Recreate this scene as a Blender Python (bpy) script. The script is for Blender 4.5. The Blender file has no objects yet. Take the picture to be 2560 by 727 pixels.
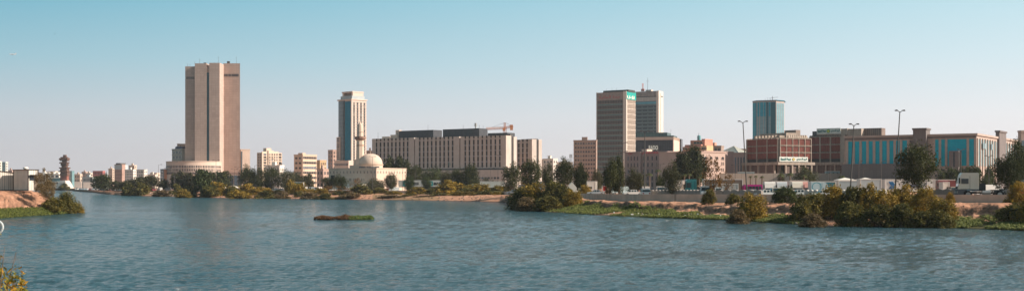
import bpy, math, random
from mathutils import Vector, noise, Euler
PI = math.pi
S = bpy.context.scene
COL = S.collection
rnd = random.Random(7)
# ------------------------------------------------------------------ camera
CH, F, HV = 5.8, 3000.0, 462.0
cd = bpy.data.cameras.new('camera'); cam = bpy.data.objects.new('camera', cd); COL.objects.link(cam)
cam.location = (0, 0, CH); cam.rotation_euler = (PI/2, 0, 0)
cd.sensor_width = 36; cd.lens = 36*F/2560; cd.shift_y = (HV-363.5)/2560
cd.clip_start = 0.5; cd.clip_end = 30000
S.camera = cam
# ------------------------------------------------------------------ sky, sun, exposure
def lin(c):
    o = []
    for x in c[:3]:
        x /= 255.0
        o.append(x/12.92 if x <= .04045 else ((x+.055)/1.055)**2.4)
    return (*o, 1.0)
SKG = .635
def skc(c): return tuple(x*SKG for x in lin(c)[:3])+(1,)
SUN = Vector((0.86, -0.11, 0.50)).normalized()
W = bpy.data.worlds.new('World'); S.world = W; W.use_nodes = True
nt = W.node_tree; nt.nodes.clear()
def N(nt, t, **k):
    n = nt.nodes.new(t)
    for a, b in k.items(): setattr(n, a, b)
    return n
out = N(nt, 'ShaderNodeOutputWorld'); bg = N(nt, 'ShaderNodeBackground'); bg.inputs[1].default_value = 0.1
sky = N(nt, 'ShaderNodeTexSky', sky_type='NISHITA', sun_disc=False)
sky.sun_elevation = math.asin(SUN.z); sky.sun_rotation = math.atan2(SUN.x, SUN.y); sky.dust_density = 2.0
tc = N(nt, 'ShaderNodeTexCoord'); sp = N(nt, 'ShaderNodeSeparateXYZ'); nt.links.new(tc.outputs['Generated'], sp.inputs[0])
def ramp(nt, stops, src=None, interp='LINEAR'):
    r = N(nt, 'ShaderNodeValToRGB'); r.color_ramp.interpolation = interp
    e = r.color_ramp.elements
    e[0].position, e[0].color = stops[0]; e[1].position, e[1].color = stops[-1]
    for p, c in stops[1:-1]:
        q = e.new(p); q.color = c
    if src is not None: nt.links.new(src, r.inputs[0])
    return r
def mapr(nt, src, a, b, c=0, d=1):
    m = N(nt, 'ShaderNodeMapRange'); nt.links.new(src, m.inputs[0])
    for i, v in enumerate((a, b, c, d)): m.inputs[i+1].default_value = v
    return m.outputs[0]
zz = mapr(nt, sp.outputs[2], 0, 0.4)
rl = ramp(nt, [(0, skc((203, 197, 199))), (.06, skc((201, 199, 203))), (.14, skc((193, 203, 210))), (.25, skc((156, 196, 210))), (.40, skc((104, 178, 202))), (1, skc((100, 145, 162)))], zz)
rr = ramp(nt, [(0, skc((245, 234, 231))), (.06, skc((243, 235, 234))), (.14, skc((238, 239, 241))), (.25, skc((216, 235, 242))), (.40, skc((186, 225, 237))), (1, skc((122, 160, 174)))], zz)
fx = mapr(nt, sp.outputs[0], -.42, .42)
mx = N(nt, 'ShaderNodeMix', data_type='RGBA'); nt.links.new(fx, mx.inputs[0]); nt.links.new(rl.outputs[0], mx.inputs[6]); nt.links.new(rr.outputs[0], mx.inputs[7])
sc = N(nt, 'ShaderNodeVectorMath', operation='SCALE'); sc.inputs[3].default_value = 10.0; nt.links.new(mx.outputs[2], sc.inputs[0])
mz = N(nt, 'ShaderNodeMix', data_type='RGBA'); nt.links.new(mapr(nt, sp.outputs[2], .4, .9, 0, .55), mz.inputs[0])
nt.links.new(sc.outputs[0], mz.inputs[6]); nt.links.new(sky.outputs[0], mz.inputs[7])
nt.links.new(mz.outputs[2], bg.inputs[0]); nt.links.new(bg.outputs[0], out.inputs[0])
sd = bpy.data.lights.new('sun', 'SUN'); sd.energy = 5.0; sd.angle = math.radians(.5); sd.color = (1, .93, .84)
sun = bpy.data.objects.new('sun', sd); COL.objects.link(sun); sun.rotation_euler = (-SUN).to_track_quat('-Z', 'Y').to_euler()
S.view_settings.view_transform = 'Standard'; S.view_settings.look = 'None'; S.view_settings.exposure = .66; S.view_settings.gamma = 1
S.cycles.volume_bounces = 0

# ------------------------------------------------------------------ materials
MC = {}
def base_mat(name):
    m = bpy.data.materials.new(name); m.use_nodes = True
    return m, m.node_tree, m.node_tree.nodes['Principled BSDF']
def M(name, col, rough=.75, noise_amt=.12, nscale=.35, metal=0, panel=None, pdark=.75, streak=0, spec=.3):
    """procedural surface: base colour, broad mottling, optional panel joints (w,h in metres), vertical weather streaks"""
    if name in MC: return MC[name]
    m, nt, p = base_mat(name); L = nt.links.new
    p.inputs['Roughness'].default_value = rough; p.inputs['Metallic'].default_value = metal; p.inputs['Specular IOR Level'].default_value = spec
    c = lin(col) if max(col) > 1 else (*col, 1)
    c = (min(.8, c[0]*1.05), c[1], c[2]*.93, 1)
    tc = N(nt, 'ShaderNodeTexCoord'); sp = N(nt, 'ShaderNodeSeparateXYZ'); L(tc.outputs['Object'], sp.inputs[0])
    nz = N(nt, 'ShaderNodeTexNoise'); nz.inputs['Scale'].default_value = nscale; nz.inputs['Detail'].default_value = 6; L(tc.outputs['Object'], nz.inputs[0])
    mul = mapr(nt, nz.outputs[0], .3, .7, 1-noise_amt, 1+noise_amt)
    if streak:
        cb = N(nt, 'ShaderNodeCombineXYZ'); ad = N(nt, 'ShaderNodeMath', operation='ADD'); L(sp.outputs[0], ad.inputs[0]); L(sp.outputs[1], ad.inputs[1])
        zs = N(nt, 'ShaderNodeMath', operation='MULTIPLY'); L(sp.outputs[2], zs.inputs[0]); zs.inputs[1].default_value = .06
        L(ad.outputs[0], cb.inputs[0]); L(zs.outputs[0], cb.inputs[2])
        n2 = N(nt, 'ShaderNodeTexNoise'); n2.inputs['Scale'].default_value = 1.2; n2.inputs['Detail'].default_value = 4; L(cb.outputs[0], n2.inputs[0])
        mm = N(nt, 'ShaderNodeMath', operation='MULTIPLY'); L(mul, mm.inputs[0]); L(mapr(nt, n2.outputs[0], .35, .7, 1+streak, 1-streak), mm.inputs[1]); mul = mm.outputs[0]
    if panel:
        ad = N(nt, 'ShaderNodeMath', operation='ADD'); L(sp.outputs[0], ad.inputs[0]); L(sp.outputs[1], ad.inputs[1])
        cb = N(nt, 'ShaderNodeCombineXYZ'); L(ad.outputs[0], cb.inputs[0]); L(sp.outputs[2], cb.inputs[1])
        br = N(nt, 'ShaderNodeTexBrick'); br.offset = 0; L(cb.outputs[0], br.inputs[0]); br.inputs['Scale'].default_value = 1
        br.inputs['Brick Width'].default_value = panel[0]; br.inputs['Row Height'].default_value = panel[1]; br.inputs['Mortar Size'].default_value = panel[2] if len(panel) > 2 else .08
        br.inputs['Color1'].default_value = (1, 1, 1, 1); br.inputs['Color2'].default_value = (.9, .9, .9, 1); br.inputs['Mortar'].default_value = (pdark, pdark, pdark, 1)
        mm = N(nt, 'ShaderNodeMath', operation='MULTIPLY'); L(mul, mm.inputs[0]); L(br.outputs[0], mm.inputs[1]); mul = mm.outputs[0]
    vs = N(nt, 'ShaderNodeVectorMath', operation='SCALE'); vs.inputs[0].default_value = c[:3]; L(mul, vs.inputs[3]); L(vs.outputs[0], p.inputs['Base Color'])
    MC[name] = m; return m
def leafmat(name, stops, rough=.65, tr=.25):
    if name in MC: return MC[name]
    m, nt, p = base_mat(name); L = nt.links.new
    g = N(nt, 'ShaderNodeNewGeometry'); oi = N(nt, 'ShaderNodeObjectInfo'); tc = N(nt, 'ShaderNodeTexCoord')
    nz = N(nt, 'ShaderNodeTexNoise'); nz.inputs['Scale'].default_value = 2.6; nz.inputs['Detail'].default_value = 3; L(tc.outputs['Object'], nz.inputs[0])
    a = N(nt, 'ShaderNodeMath', operation='MULTIPLY_ADD'); L(g.outputs['Random Per Island'], a.inputs[0]); a.inputs[1].default_value = .35
    L(mapr(nt, nz.outputs[0], .32, .68, 0, .5), a.inputs[2])
    b = N(nt, 'ShaderNodeMath', operation='MULTIPLY_ADD'); L(oi.outputs['Random'], b.inputs[0]); b.inputs[1].default_value = .2; L(a.outputs[0], b.inputs[2])
    r = ramp(nt, [(i/(len(stops)-1), (*c, 1)) for i, c in enumerate(stops)], b.outputs[0]); L(r.outputs[0], p.inputs['Base Color'])
    p.inputs['Roughness'].default_value = rough; p.inputs['Specular IOR Level'].default_value = .15
    t = N(nt, 'ShaderNodeBsdfTranslucent'); L(r.outputs[0], t.inputs[0]); ms = N(nt, 'ShaderNodeMixShader'); ms.inputs[0].default_value = tr
    L(p.outputs[0], ms.inputs[1]); L(t.outputs[0], ms.inputs[2]); L(ms.outputs[0], nt.nodes['Material Output'].inputs[0])
    MC[name] = m; return m
def glass(name, col, rough=.12, metal=0, panel=None, spec=.4):
    return M(name, col, rough, .1, .25, metal, panel, .55, 0, spec)

# ------------------------------------------------------------------ mesh helpers
class MB:
    def __init__(s): s.v = []; s.f = []; s.m = []
    def poly(s, pts, mi=0):
        n = len(s.v); s.v += [tuple(p) for p in pts]; s.f.append(tuple(range(n, n+len(pts)))); s.m.append(mi); return s
    def box(s, x0, x1, y0, y1, z0, z1, mi=0):
        return s.hexa([(x0, y0), (x1, y0), (x1, y1), (x0, y1)], z0, z1, mi)
    def hexa(s, q, z0, z1, mi=0, q2=None):
        q2 = q2 or q; n = len(s.v); k = len(q)
        s.v += [(a, b, z0) for a, b in q] + [(a, b, z1) for a, b in q2]
        s.f.append(tuple(range(n+k-1, n-1, -1))); s.f.append(tuple(range(n+k, n+2*k)))
        for i in range(k):
            j = (i+1) % k; s.f.append((n+i, n+j, n+k+j, n+k+i))
        s.m += [mi]*(k+2); return s
    prism = hexa
    def tube(s, p, q, r0, r1=None, k=8, mi=0):
        r1 = r0 if r1 is None else r1; p = Vector(p); q = Vector(q); d = (q-p).normalized()
        a = d.orthogonal().normalized(); b = d.cross(a); n = len(s.v)
        for c, r in ((p, r0), (q, r1)):
            for i in range(k):
                t = 2*PI*i/k; s.v.append(tuple(c+a*(r*math.cos(t))+b*(r*math.sin(t))))
        for i in range(k):
            j = (i+1) % k; s.f.append((n+i, n+j, n+k+j, n+k+i))
        s.f.append(tuple(range(n+k-1, n-1, -1))); s.f.append(tuple(range(n+k, n+2*k))); s.m += [mi]*(k+2); return s
    def lathe(s, prof, k=24, mi=0, c=(0, 0), phase=0):
        n = len(s.v)
        for r, z in prof:
            for i in range(k):
                t = 2*PI*i/k+phase; s.v.append((c[0]+r*math.cos(t), c[1]+r*math.sin(t), z))
        for a in range(len(prof)-1):
            for i in range(k):
                j = (i+1) % k; s.f.append((n+a*k+i, n+a*k+j, n+(a+1)*k+j, n+(a+1)*k+i)); s.m.append(mi)
        s.f.append(tuple(range(n+k-1, n-1, -1))); s.f.append(tuple(range(n+(len(prof)-1)*k, n+len(prof)*k))); s.m += [mi]*2; return s
    def xprof(s, pts, hw, mi=0, taper=None):
        """outline in x,z extruded across y; taper(z)->half width"""
        n = len(s.v); k = len(pts)
        for sg in (-1, 1):
            for x, z in pts: s.v.append((x, sg*(taper(z) if taper else hw), z))
        s.f.append(tuple(range(n, n+k))); s.f.append(tuple(range(n+2*k-1, n+k-1, -1)))
        for i in range(k):
            j = (i+1) % k; s.f.append((n+j, n+i, n+k+i, n+k+j))
        s.m += [mi]*(k+2); return s
    def mesh(s, name, mats, smooth=False):
        me = bpy.data.meshes.new(name); me.from_pydata(s.v, [], s.f)
        for m in (mats if isinstance(mats, (list, tuple)) else [mats]): me.materials.append(m)
        me.polygons.foreach_set('material_index', s.m)
        if smooth: me.polygons.foreach_set('use_smooth', [True]*len(s.f))
        me.update(); return me
    def build(s, name, mats, parent=None, loc=(0, 0, 0), rz=0, smooth=False):
        return link(name, s.mesh(name, mats, smooth), parent, loc, rz)
def link(name, me, parent=None, loc=(0, 0, 0), rz=0):
    o = bpy.data.objects.new(name, me); COL.objects.link(o); o.location = loc; o.rotation_euler = (0, 0, rz)
    if parent: o.parent = parent
    return o
def tag(o, label=None, cat=None, group=None, kind=None):
    if label: o['label'] = label
    if cat: o['category'] = cat
    if group: o['group'] = group
    if kind: o['kind'] = kind
    return o
def thing(name, label, cat, loc=(0, 0, 0), rz=0, group=None):
    o = bpy.data.objects.new(name, None); COL.objects.link(o); o.location = loc; o.rotation_euler = (0, 0, rz)
    o.empty_display_size = .5
    return tag(o, label, cat, group)
def dup(o, loc, rz=0, label=None, group=None, scale=None):
    r = o.copy(); COL.objects.link(r); r.location = loc; r.rotation_euler = (0, 0, rz)
    if label: r['label'] = label
    if group: r['group'] = group
    if scale: r.scale = scale
    def rec(a, b):
        for c in KIDS.get(a.name, []):
            d = c.copy(); COL.objects.link(d); d.parent = b; KIDS.setdefault(b.name, []).append(d); rec(c, d)
    rec(o, r); return r
KIDS = {}
def kids(o):
    KIDS[o.name] = list(o.children)
    for c in o.children: kids(c)
def X(u, Y): return (u-1280)/F*Y
def Z(v, Y): return CH+(HV-v)/F*Y
def ip(tab, u):
    if u <= tab[0][0]: return tab[0][1]
    for (a, b), (c, d) in zip(tab, tab[1:]):
        if u <= c: return b+(d-b)*(u-a)/(c-a)
    return tab[-1][1]
def text(s, w, h, mat, parent, face, loc, name='lettering', depth=.05, bold=0):
    """lettering fitted to w x h metres, on a wall; face F looks to -y, R to +x (local)"""
    cu = bpy.data.curves.new('lettering', 'FONT'); cu.body = s; cu.offset = bold
    ob = bpy.data.objects.new('t', cu); me = bpy.data.meshes.new_from_object(ob); bpy.data.objects.remove(ob)
    if not len(me.vertices): return None
    xs = [v.co.x for v in me.vertices]; ys = [v.co.y for v in me.vertices]
    a, b, c, d = min(xs), max(xs), min(ys), max(ys)
    v0 = [((v.co.x-a)/(b-a)*w, 0, (v.co.y-c)/(d-c)*h) for v in me.vertices]
    fs = [tuple(p.vertices) for p in me.polygons]; n = len(v0)
    vs = [(x, -depth, z) for x, _, z in v0]
    me2 = bpy.data.meshes.new(name); me2.from_pydata(vs, [], fs); me2.materials.append(mat); bpy.data.meshes.remove(me)
    me2.update()
    o = link(name, me2, parent, loc, {'F': 0, 'R': PI/2, 'L': -PI/2}[face])
    so = o.modifiers.new('thick', 'SOLIDIFY'); so.thickness = depth*.8; so.offset = 0
    return o

# ------------------------------------------------------------------ land and water
RW = [(-900, 473.5), (0, 474), (130, 475), (185, 477), (230, 481), (275, 486), (320, 489), (380, 490), (440, 491), (488, 493.5), (640, 495.5), (960, 499.5), (1100, 501.5), (1250, 505), (1268, 507), (1274, 517), (1300, 524), (1330, 527.7), (1400, 531), (1450, 535), (1560, 541), (1700, 546), (1810, 550), (1900, 555), (1975, 560), (2100, 564), (2240, 568), (2400, 570), (2560, 577), (2800, 588), (3300, 610)]
# wall / crest distance, height of its foot
WY = [(-900, 1500), (130, 1340), (230, 960), (300, 740), (440, 690), (640, 620), (900, 580), (1180, 520), (1300, 430), (1400, 330), (1480, 285), (1600, 246), (1800, 228), (2100, 206), (2400, 190), (2560, 184), (3300, 165)]
WB = [(-900, 1.6), (300, 1.7), (640, 1.95), (1000, 2.0), (1300, 2.1), (1480, 2.35), (1600, 2.35), (1920, 2.6), (2450, 3.05), (3300, 3.2)]
WT = [(-900, 2.6), (300, 2.8), (640, 3.2), (1000, 3.2), (1300, 3.3), (1480, 3.75), (1600, 3.92), (1920, 4.1), (2450, 4.28), (3300, 4.4)]
def zg(u): return ip([(-900, 2.0), (300, 2.3), (640, 2.5), (1250, 2.6), (1500, 3.1), (1700, 3.3), (2450, 3.6), (3300, 3.7)], u)
def YW(u): return CH*F/(ip(RW, u)-HV)
def nz(x, y, s, seed=0): return noise.fractal(Vector((x*s, y*s, seed*7.3)), 1.0, 2.0, 4)
def bankz(u, t):
    zc = ip(WB, u)
    if u > 1290: pr = ip([(0, 0), (.12, .12), (.47, .40), (.53, .84), (.66, .97), (1, 1)], t)
    else: pr = ip([(0, 0), (.12, .35), (.3, .7), (.5, .9), (1, 1)], t)
    return zc*pr
def rightz(u, t, x, Y):
    e = math.sin(PI*max(0, min(1, t))); r = 1 if u > 1290 else .55
    j = nz(x, Y, .07, 6)*.10; z = bankz(u, min(1, max(0, t+j*e)))
    return z+e*r*(.5*nz(x, Y, .12, 1)+.34*nz(x, Y, .40, 2)+.12*nz(x, Y, 1.1, 3))
def cover(u, t):
    """how much green ground cover grows here"""
    g = 0
    if 1395 < u < 2010: g = 1
    if 2360 < u < 2700: g = .9
    if 1270 < u <= 1395: g = .5
    if 930 < u < 1100: g = .45
    if 350<u<470: g=.1
    return g if t < (.5 if u < 1690 else .36 if u < 2050 else .45) else 0
land_m, lnt, lp = base_mat('bank earth'); L = lnt.links.new
at = N(lnt, 'ShaderNodeAttribute', attribute_name='cover'); ge = N(lnt, 'ShaderNodeNewGeometry'); tcc = N(lnt, 'ShaderNodeTexCoord')
n1 = N(lnt, 'ShaderNodeTexNoise'); n1.inputs['Scale'].default_value = .45; n1.inputs['Detail'].default_value = 10; n1.inputs['Roughness'].default_value = .7; L(tcc.outputs['Object'], n1.inputs[0])
n2 = N(lnt, 'ShaderNodeTexNoise'); n2.inputs['Scale'].default_value = 2.2; n2.inputs['Detail'].default_value = 8; L(tcc.outputs['Object'], n2.inputs[0])
dirt = ramp(lnt, [(.28, (.15, .085, .055, 1)), (.5, (.45, .215, .125, 1)), (.72, (.66, .37, .235, 1))], n1.outputs[0])
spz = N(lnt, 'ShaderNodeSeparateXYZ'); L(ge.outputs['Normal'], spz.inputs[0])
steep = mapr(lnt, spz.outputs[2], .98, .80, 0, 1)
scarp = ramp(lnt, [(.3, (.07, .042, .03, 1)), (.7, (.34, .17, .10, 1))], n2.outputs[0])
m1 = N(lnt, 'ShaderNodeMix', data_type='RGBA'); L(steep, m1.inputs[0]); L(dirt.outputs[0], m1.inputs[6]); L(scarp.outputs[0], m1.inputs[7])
grn = ramp(lnt, [(.3, (.025, .035, .010, 1)), (.5, (.075, .09, .022, 1)), (.7, (.15, .15, .045, 1))], n2.outputs[0])
cf = N(lnt, 'ShaderNodeMath', operation='MULTIPLY'); L(at.outputs['Fac'], cf.inputs[0]); L(mapr(lnt, n1.outputs[0], .3, .45), cf.inputs[1])
m2 = N(lnt, 'ShaderNodeMix', data_type='RGBA'); L(cf.outputs[0], m2.inputs[0]); L(m1.outputs[2], m2.inputs[6]); L(grn.outputs[0], m2.inputs[7])
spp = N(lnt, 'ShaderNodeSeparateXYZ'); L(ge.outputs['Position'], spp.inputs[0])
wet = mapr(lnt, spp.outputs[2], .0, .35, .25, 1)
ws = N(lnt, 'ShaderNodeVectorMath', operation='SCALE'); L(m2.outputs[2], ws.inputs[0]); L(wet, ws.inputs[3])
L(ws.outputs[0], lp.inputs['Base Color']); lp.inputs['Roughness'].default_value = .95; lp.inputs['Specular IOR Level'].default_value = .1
bp = N(lnt, 'ShaderNodeBump'); bp.inputs['Strength'].default_value = .7; bp.inputs['Distance'].default_value = .25; L(n2.outputs[0], bp.inputs['Height']); L(bp.outputs[0], lp.inputs['Normal'])
def colgrid(name, cols, mat):
    """cols: list of columns of (x,y,z,cover)"""
    k = len(cols[0]); vs = [p[:3] for c in cols for p in c]; cv = [p[3] for c in cols for p in c]; fs = []
    for i in range(len(cols)-1):
        for j in range(k-1): a = i*k+j; fs.append((a, a+k, a+k+1, a+1))
    me = bpy.data.meshes.new(name); me.from_pydata(vs, [], fs); me.materials.append(mat)
    me.attributes.new('cover', 'FLOAT', 'POINT').data.foreach_set('value', cv)
    me.polygons.foreach_set('use_smooth', [True]*len(fs)); me.update()
    return link(name, me)
us = []; u = -900
while u < 3300: us.append(u); u += 30 if (u < 100 or u > 2600) else 3
cols = []
for u in us:
    yw, yc = YW(u), ip(WY, u); yc = max(yc, yw+12)
    yw += 1.6*nz(X(u, yw), 0, .08) * yw/200
    c = [(X(u, yw-6), yw-6, -1.5, 0)]
    for j in range(41):
        t = j/40; Y = yw+t*(yc-yw); x = X(u, Y); e = math.sin(PI*t)
        z = rightz(u, t, x, Y)
        g = cover(u, t)*(1 if nz(x, Y, .06, 5) > -.35 else .3)
        c.append((x, Y, z, g))
    for Y, z in ((yc+.5, zg(u)), (yc+8, zg(u)), (yc+60, zg(u)), (yc+400, zg(u)), (max(2600, yc+900), 2.6), (6500, 2.6)): c.append((X(u, Y), Y, z, 0))
    cols.append(c)
tag(colgrid('ground', cols, land_m), kind='structure')
# left near bank
LW = [(-900, 600), (0, 546), (60, 541), (110, 538), (150, 535), (185, 532.5), (207, 529)]
LC = [(-900, 4.9), (0, 4.6), (75, 4.5), (100, 4.1), (125, 3.0), (150, 1.8), (185, 1.1), (207, .25)]
LD = [(-900, 120), (0, 75), (90, 60), (130, 34), (170, 20), (207, 4)]
def leftz(u, t):
    return ip(LC, u)*ip([(0, 0), (.08, .16), (.14, .34), (.27, .86), (.38, 1.0), (.8, 1), (1, -.3)], t)
cols = []; u = -900
while u <= 208:
    yw = CH*F/(ip(LW, u)-HV)-1.0*nz(u*.05, 3, .8); d = ip(LD, u); c = [(X(u, yw-5), yw-5, -1.5, 0)]
    for j in range(41):
        t = j/40; Y = yw+t*d; x = X(u, Y); e = min(1, t*6)*min(1, ip(LC, u))*(1 if t < .35 else .35)
        z = leftz(u, t)+e*(.5*nz(x, Y, .16, 1)+.22*nz(x, Y, .6, 2))
        c.append((x, Y, z, 1.0 if t < .11+.03*nz(x, Y, .3, 8) else 0))
    cols.append(c); u += 3
tag(colgrid('river_bank', cols, land_m), kind='structure')
# near bank under the camera
cols = []
for i in range(41):
    x = -60+3*i; c = []
    for Y, z in ((-80, 4.0), (-20, 4.0), (0, 4.0), (8, 4.0), (14, 3.9), (20, 3.3), (30, 1.9), (38, .8), (46, -.6)):
        c.append((x, Y, z+(.15*nz(x, Y, .3) if Y < 40 else 0), .6))
    cols.append(c)
tag(colgrid('near_bank', cols, land_m), kind='structure')
# islet
cols = []
for i in range(49):
    x0, x1 = X(785, 200), X(930, 200); x = x0+(x1-x0)*i/48; a = i/48
    gap = abs(a-.345) < .032
    wid = (1.0 if a < .33 else 1.5)*math.sqrt(max(0, 1-((a-.17)/.17)**2 if a < .34 else 1-((a-.67)/.33)**2))
    wid *= 1+.35*nz(x, 2, .5, 6); c = []
    for j in range(13):
        s = -1+2*j/12; z = -.35+(0 if gap else .75)*max(0, 1-s*s)*min(1, wid)
        c.append((x, 201+s*max(.3, wid)*1.6, z+.05*nz(x, s, 2), .9))
    cols.append(c)
tag(colgrid('islet', cols, land_m), kind='structure')
# water: wave geometry in the part of the lagoon that is seen, flat further out
wm, wnt, wp = base_mat('lagoon water'); L = wnt.links.new
wp.inputs['Roughness'].default_value = .1; wp.inputs['IOR'].default_value = 1.33; wp.inputs['Specular IOR Level'].default_value = .5
wp.inputs['Base Color'].default_value = (.030, .082, .096, 1)
tcw = N(wnt, 'ShaderNodeTexCoord'); mp = N(wnt, 'ShaderNodeMapping'); mp.inputs['Scale'].default_value = (.55, 1.15, 1); mp.inputs['Rotation'].default_value = (0, 0, .12); L(tcw.outputs['Object'], mp.inputs[0])
a1 = N(wnt, 'ShaderNodeTexNoise'); a1.inputs['Scale'].default_value = 1.1; a1.inputs['Detail'].default_value = 8; a1.inputs['Roughness'].default_value = .78; L(mp.outputs[0], a1.inputs[0])
a2 = N(wnt, 'ShaderNodeTexNoise'); a2.inputs['Scale'].default_value = .03; a2.inputs['Detail'].default_value = 3; L(mp.outputs[0], a2.inputs[0])
b1 = N(wnt, 'ShaderNodeBump'); b1.inputs['Distance'].default_value = 1.6; a3 = N(wnt, 'ShaderNodeTexNoise'); a3.inputs['Scale'].default_value = 2.6; a3.inputs['Detail'].default_value = 5; L(mp.outputs[0], a3.inputs[0])
am_ = N(wnt, 'ShaderNodeMath', operation='MULTIPLY_ADD'); L(a3.outputs[0], am_.inputs[0]); am_.inputs[1].default_value = .3; L(a1.outputs[0], am_.inputs[2]); L(am_.outputs[0], b1.inputs['Height']); L(mapr(wnt, a2.outputs[0], .35, .65, .75, 1), b1.inputs['Strength']); L(b1.outputs[0], wp.inputs['Normal'])
wvv = []; wf = []
Ys = []; Y = 44.0
while Y < 1500: Ys.append(Y); Y *= 1.0045 if Y < 260 else (1.006 if Y < 620 else 1.03)
Ys += [2500, 6500]; K = 420
for Y in Ys:
    for i in range(K+1):
        x = (-.62+1.24*i/K)*Y
        am = .13*(1 if Y < 170 else max(0, 1-(Y-170)/430))
        z = 0
        if am: z = am*noise.fractal(Vector((x*.42+Y*.07, Y*1.2, 0)), .3, 2.1, 4)*.75*(.7+.6*noise.noise(Vector((x*.02, Y*.035, 3))))
        wvv.append((x, Y, z))
for j in range(len(Ys)-1):
    for i in range(K): a = j*(K+1)+i; wf.append((a, a+1, a+K+2, a+K+1))
wvv += [(-4000, 44, -.02), (4000, 44, -.02), (4000, -600, -.02), (-4000, -600, -.02)]; n = len(wvv); wf.append((n-4, n-1, n-2, n-3))
wvv += [(-4000, 44, -.02), (-.62*44, 44, -.02), (-.62*6500, 6500, -.02), (-6000, 6500, -.02)]; n = len(wvv); wf.append((n-4, n-3, n-2, n-1))
me = bpy.data.meshes.new('water'); me.from_pydata(wvv, [], wf); me.materials.append(wm); me.polygons.foreach_set('use_smooth', [True]*len(wf)); me.update()
tag(link('water', me), kind='structure')
# asphalt road and parking behind the wall
asph = M('asphalt', (.075, .072, .07), .9, .2, .3)
rv = []; rf = []
uu = list(range(200, 2900, 20))
for u in uu:
    yc = ip(WY, u)
    for d in (1.2, 26): rv.append((X(u, yc+d*max(1, yc/250)), yc+d*max(1, yc/250), zg(u)+.012))
for i in range(len(uu)-1): rf.append((2*i, 2*i+2, 2*i+3, 2*i+1))
me = bpy.data.meshes.new('road'); me.from_pydata(rv, [], rf); me.materials.append(asph); me.update(); tag(link('road', me), kind='structure')

# ------------------------------------------------------------------ boundary wall along the road
conc = M('grey concrete wall', (.54, .40, .325), .9, .14, .4, panel=(6, 40, .06), pdark=.6, streak=.1)
def wallrun(u0, u1, label, step=10):
    Ym = ip(WY, u0); o = MB(); pts = []; u = u0
    while u <= u1: pts.append(u); u += step
    for a, b in zip(pts, pts[1:]):
        q = []
        for w in (a, b):
            Y = ip(WY, w)-.4; q.append((X(w, Y), Y, ip(WB, w)-.6, ip(WT, w)))
        (xa, ya, ba, ta), (xb, yb, bb, tb) = q
        n = len(o.v)
        o.v += [(xa, ya, ba), (xb, yb, bb), (xb, yb, tb), (xa, ya, ta), (xa, ya+.4, ba), (xb, yb+.4, bb), (xb, yb+.4, tb), (xa, ya+.4, ta)]
        o.f += [(n, n+1, n+2, n+3), (n+3, n+2, n+6, n+7), (n+5, n+4, n+7, n+6)]; o.m += [0]*3
    t = o.build('concrete_wall', conc); tag(t, label, 'wall')
wallrun(455, 1285, 'long low concrete wall on top of the far bank under the trees')
wallrun(1285, 2900, 'smooth grey concrete wall along the near right bank top')

# ------------------------------------------------------------------ building helper
class B:
    def __init__(s, name, label, u0, Y0, u1, Y1, cat='building', group=None, zb=None):
        s.zb = zg((u0+u1)/2) if zb is None else zb
        s.p = Vector((X(u0, Y0), Y0)); q = Vector((X(u1, Y1), Y1)); s.d = (q-s.p).normalized(); s.n = Vector((-s.d.y, s.d.x)); s.w = (q-s.p).length
        s.e = thing(name, label, cat, (s.p.x, s.p.y, s.zb), math.atan2(s.d.y, s.d.x), group)
    def lx(s, u, y=0):
        k = (u-1280)/F; o = s.p+s.n*y; return (k*o.y-o.x)/(s.d.x-k*s.d.y)
    def ly(s, u, x=None):
        x = s.w if x is None else x; k = (u-1280)/F; o = s.p+s.d*x; return (k*o.y-o.x)/(s.n.x-k*s.n.y)
    def lz(s, v, x=0, y=0): return Z(v, (s.p+s.d*x+s.n*y).y)-s.zb
    def box(s, name, x0, x1, y0, y1, z0, z1, mat, parent=None): return MB().box(x0, x1, y0, y1, z0, z1).build(name, mat, parent or s.e)
    def put(s, name, me, x, y, z, face='F', parent=None): return link(name, me, parent or s.e, (x, y, z), {'F': 0, 'R': PI/2, 'L': -PI/2}[face])
WC = {}
gdark = glass('dark window glass', (.035, .042, .05), .15)
_nt = gdark.node_tree; _p = _nt.nodes['Principled BSDF']; _oi = N(_nt, 'ShaderNodeObjectInfo')
_r = ramp(_nt, [(0, (.02, .026, .032, 1)), (.45, (.035, .042, .05, 1)), (.72, (.075, .08, .085, 1)), (.86, (.20, .17, .14, 1)), (.95, (.10, .13, .16, 1))], _oi.outputs['Random'], 'CONSTANT'); _nt.links.new(_r.outputs[0], _p.inputs['Base Color'])
gblue = glass('blue window glass', (.05, .13, .2), .12)
def winmesh(w, h, frame, gl=gdark, sill=True, hood=False, arch=False):
    key = (round(w, 2), round(h, 2), frame.name, gl.name, sill, hood, arch)
    if key in WC: return WC[key]
    o = MB(); t = .12*min(1, w); f = .10
    o.box(-w/2, w/2, -.03, .05, 0, h, 0)
    o.box(-w/2-t, -w/2, -f, .05, 0, h, 1); o.box(w/2, w/2+t, -f, .05, 0, h, 1)
    o.box(-w/2-t, w/2+t, -f*(3 if hood else 1.2), .05, h, h+t, 1)
    if sill: o.box(-w/2-t, w/2+t, -f*2, .05, -t, 0, 1)
    o.box(-.03, .03, -.06, .0, 0, h, 1)
    if arch:
        n = 8; pts = [(w/2*math.cos(PI*i/n), h+t+w/2*math.sin(PI*i/n)) for i in range(n+1)]
        a = len(o.v); o.v += [(x, -f*1.3, z) for x, z in pts]+[(x, .05, z) for x, z in pts]
        o.f.append(tuple(range(a, a+n+1))); o.m.append(0)
        for i in range(n): o.f.append((a+i, a+i+n+1, a+i+n+2, a+i+1)); o.m.append(1)
    WC[key] = o.mesh('window', [gl, frame]); return WC[key]
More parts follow.
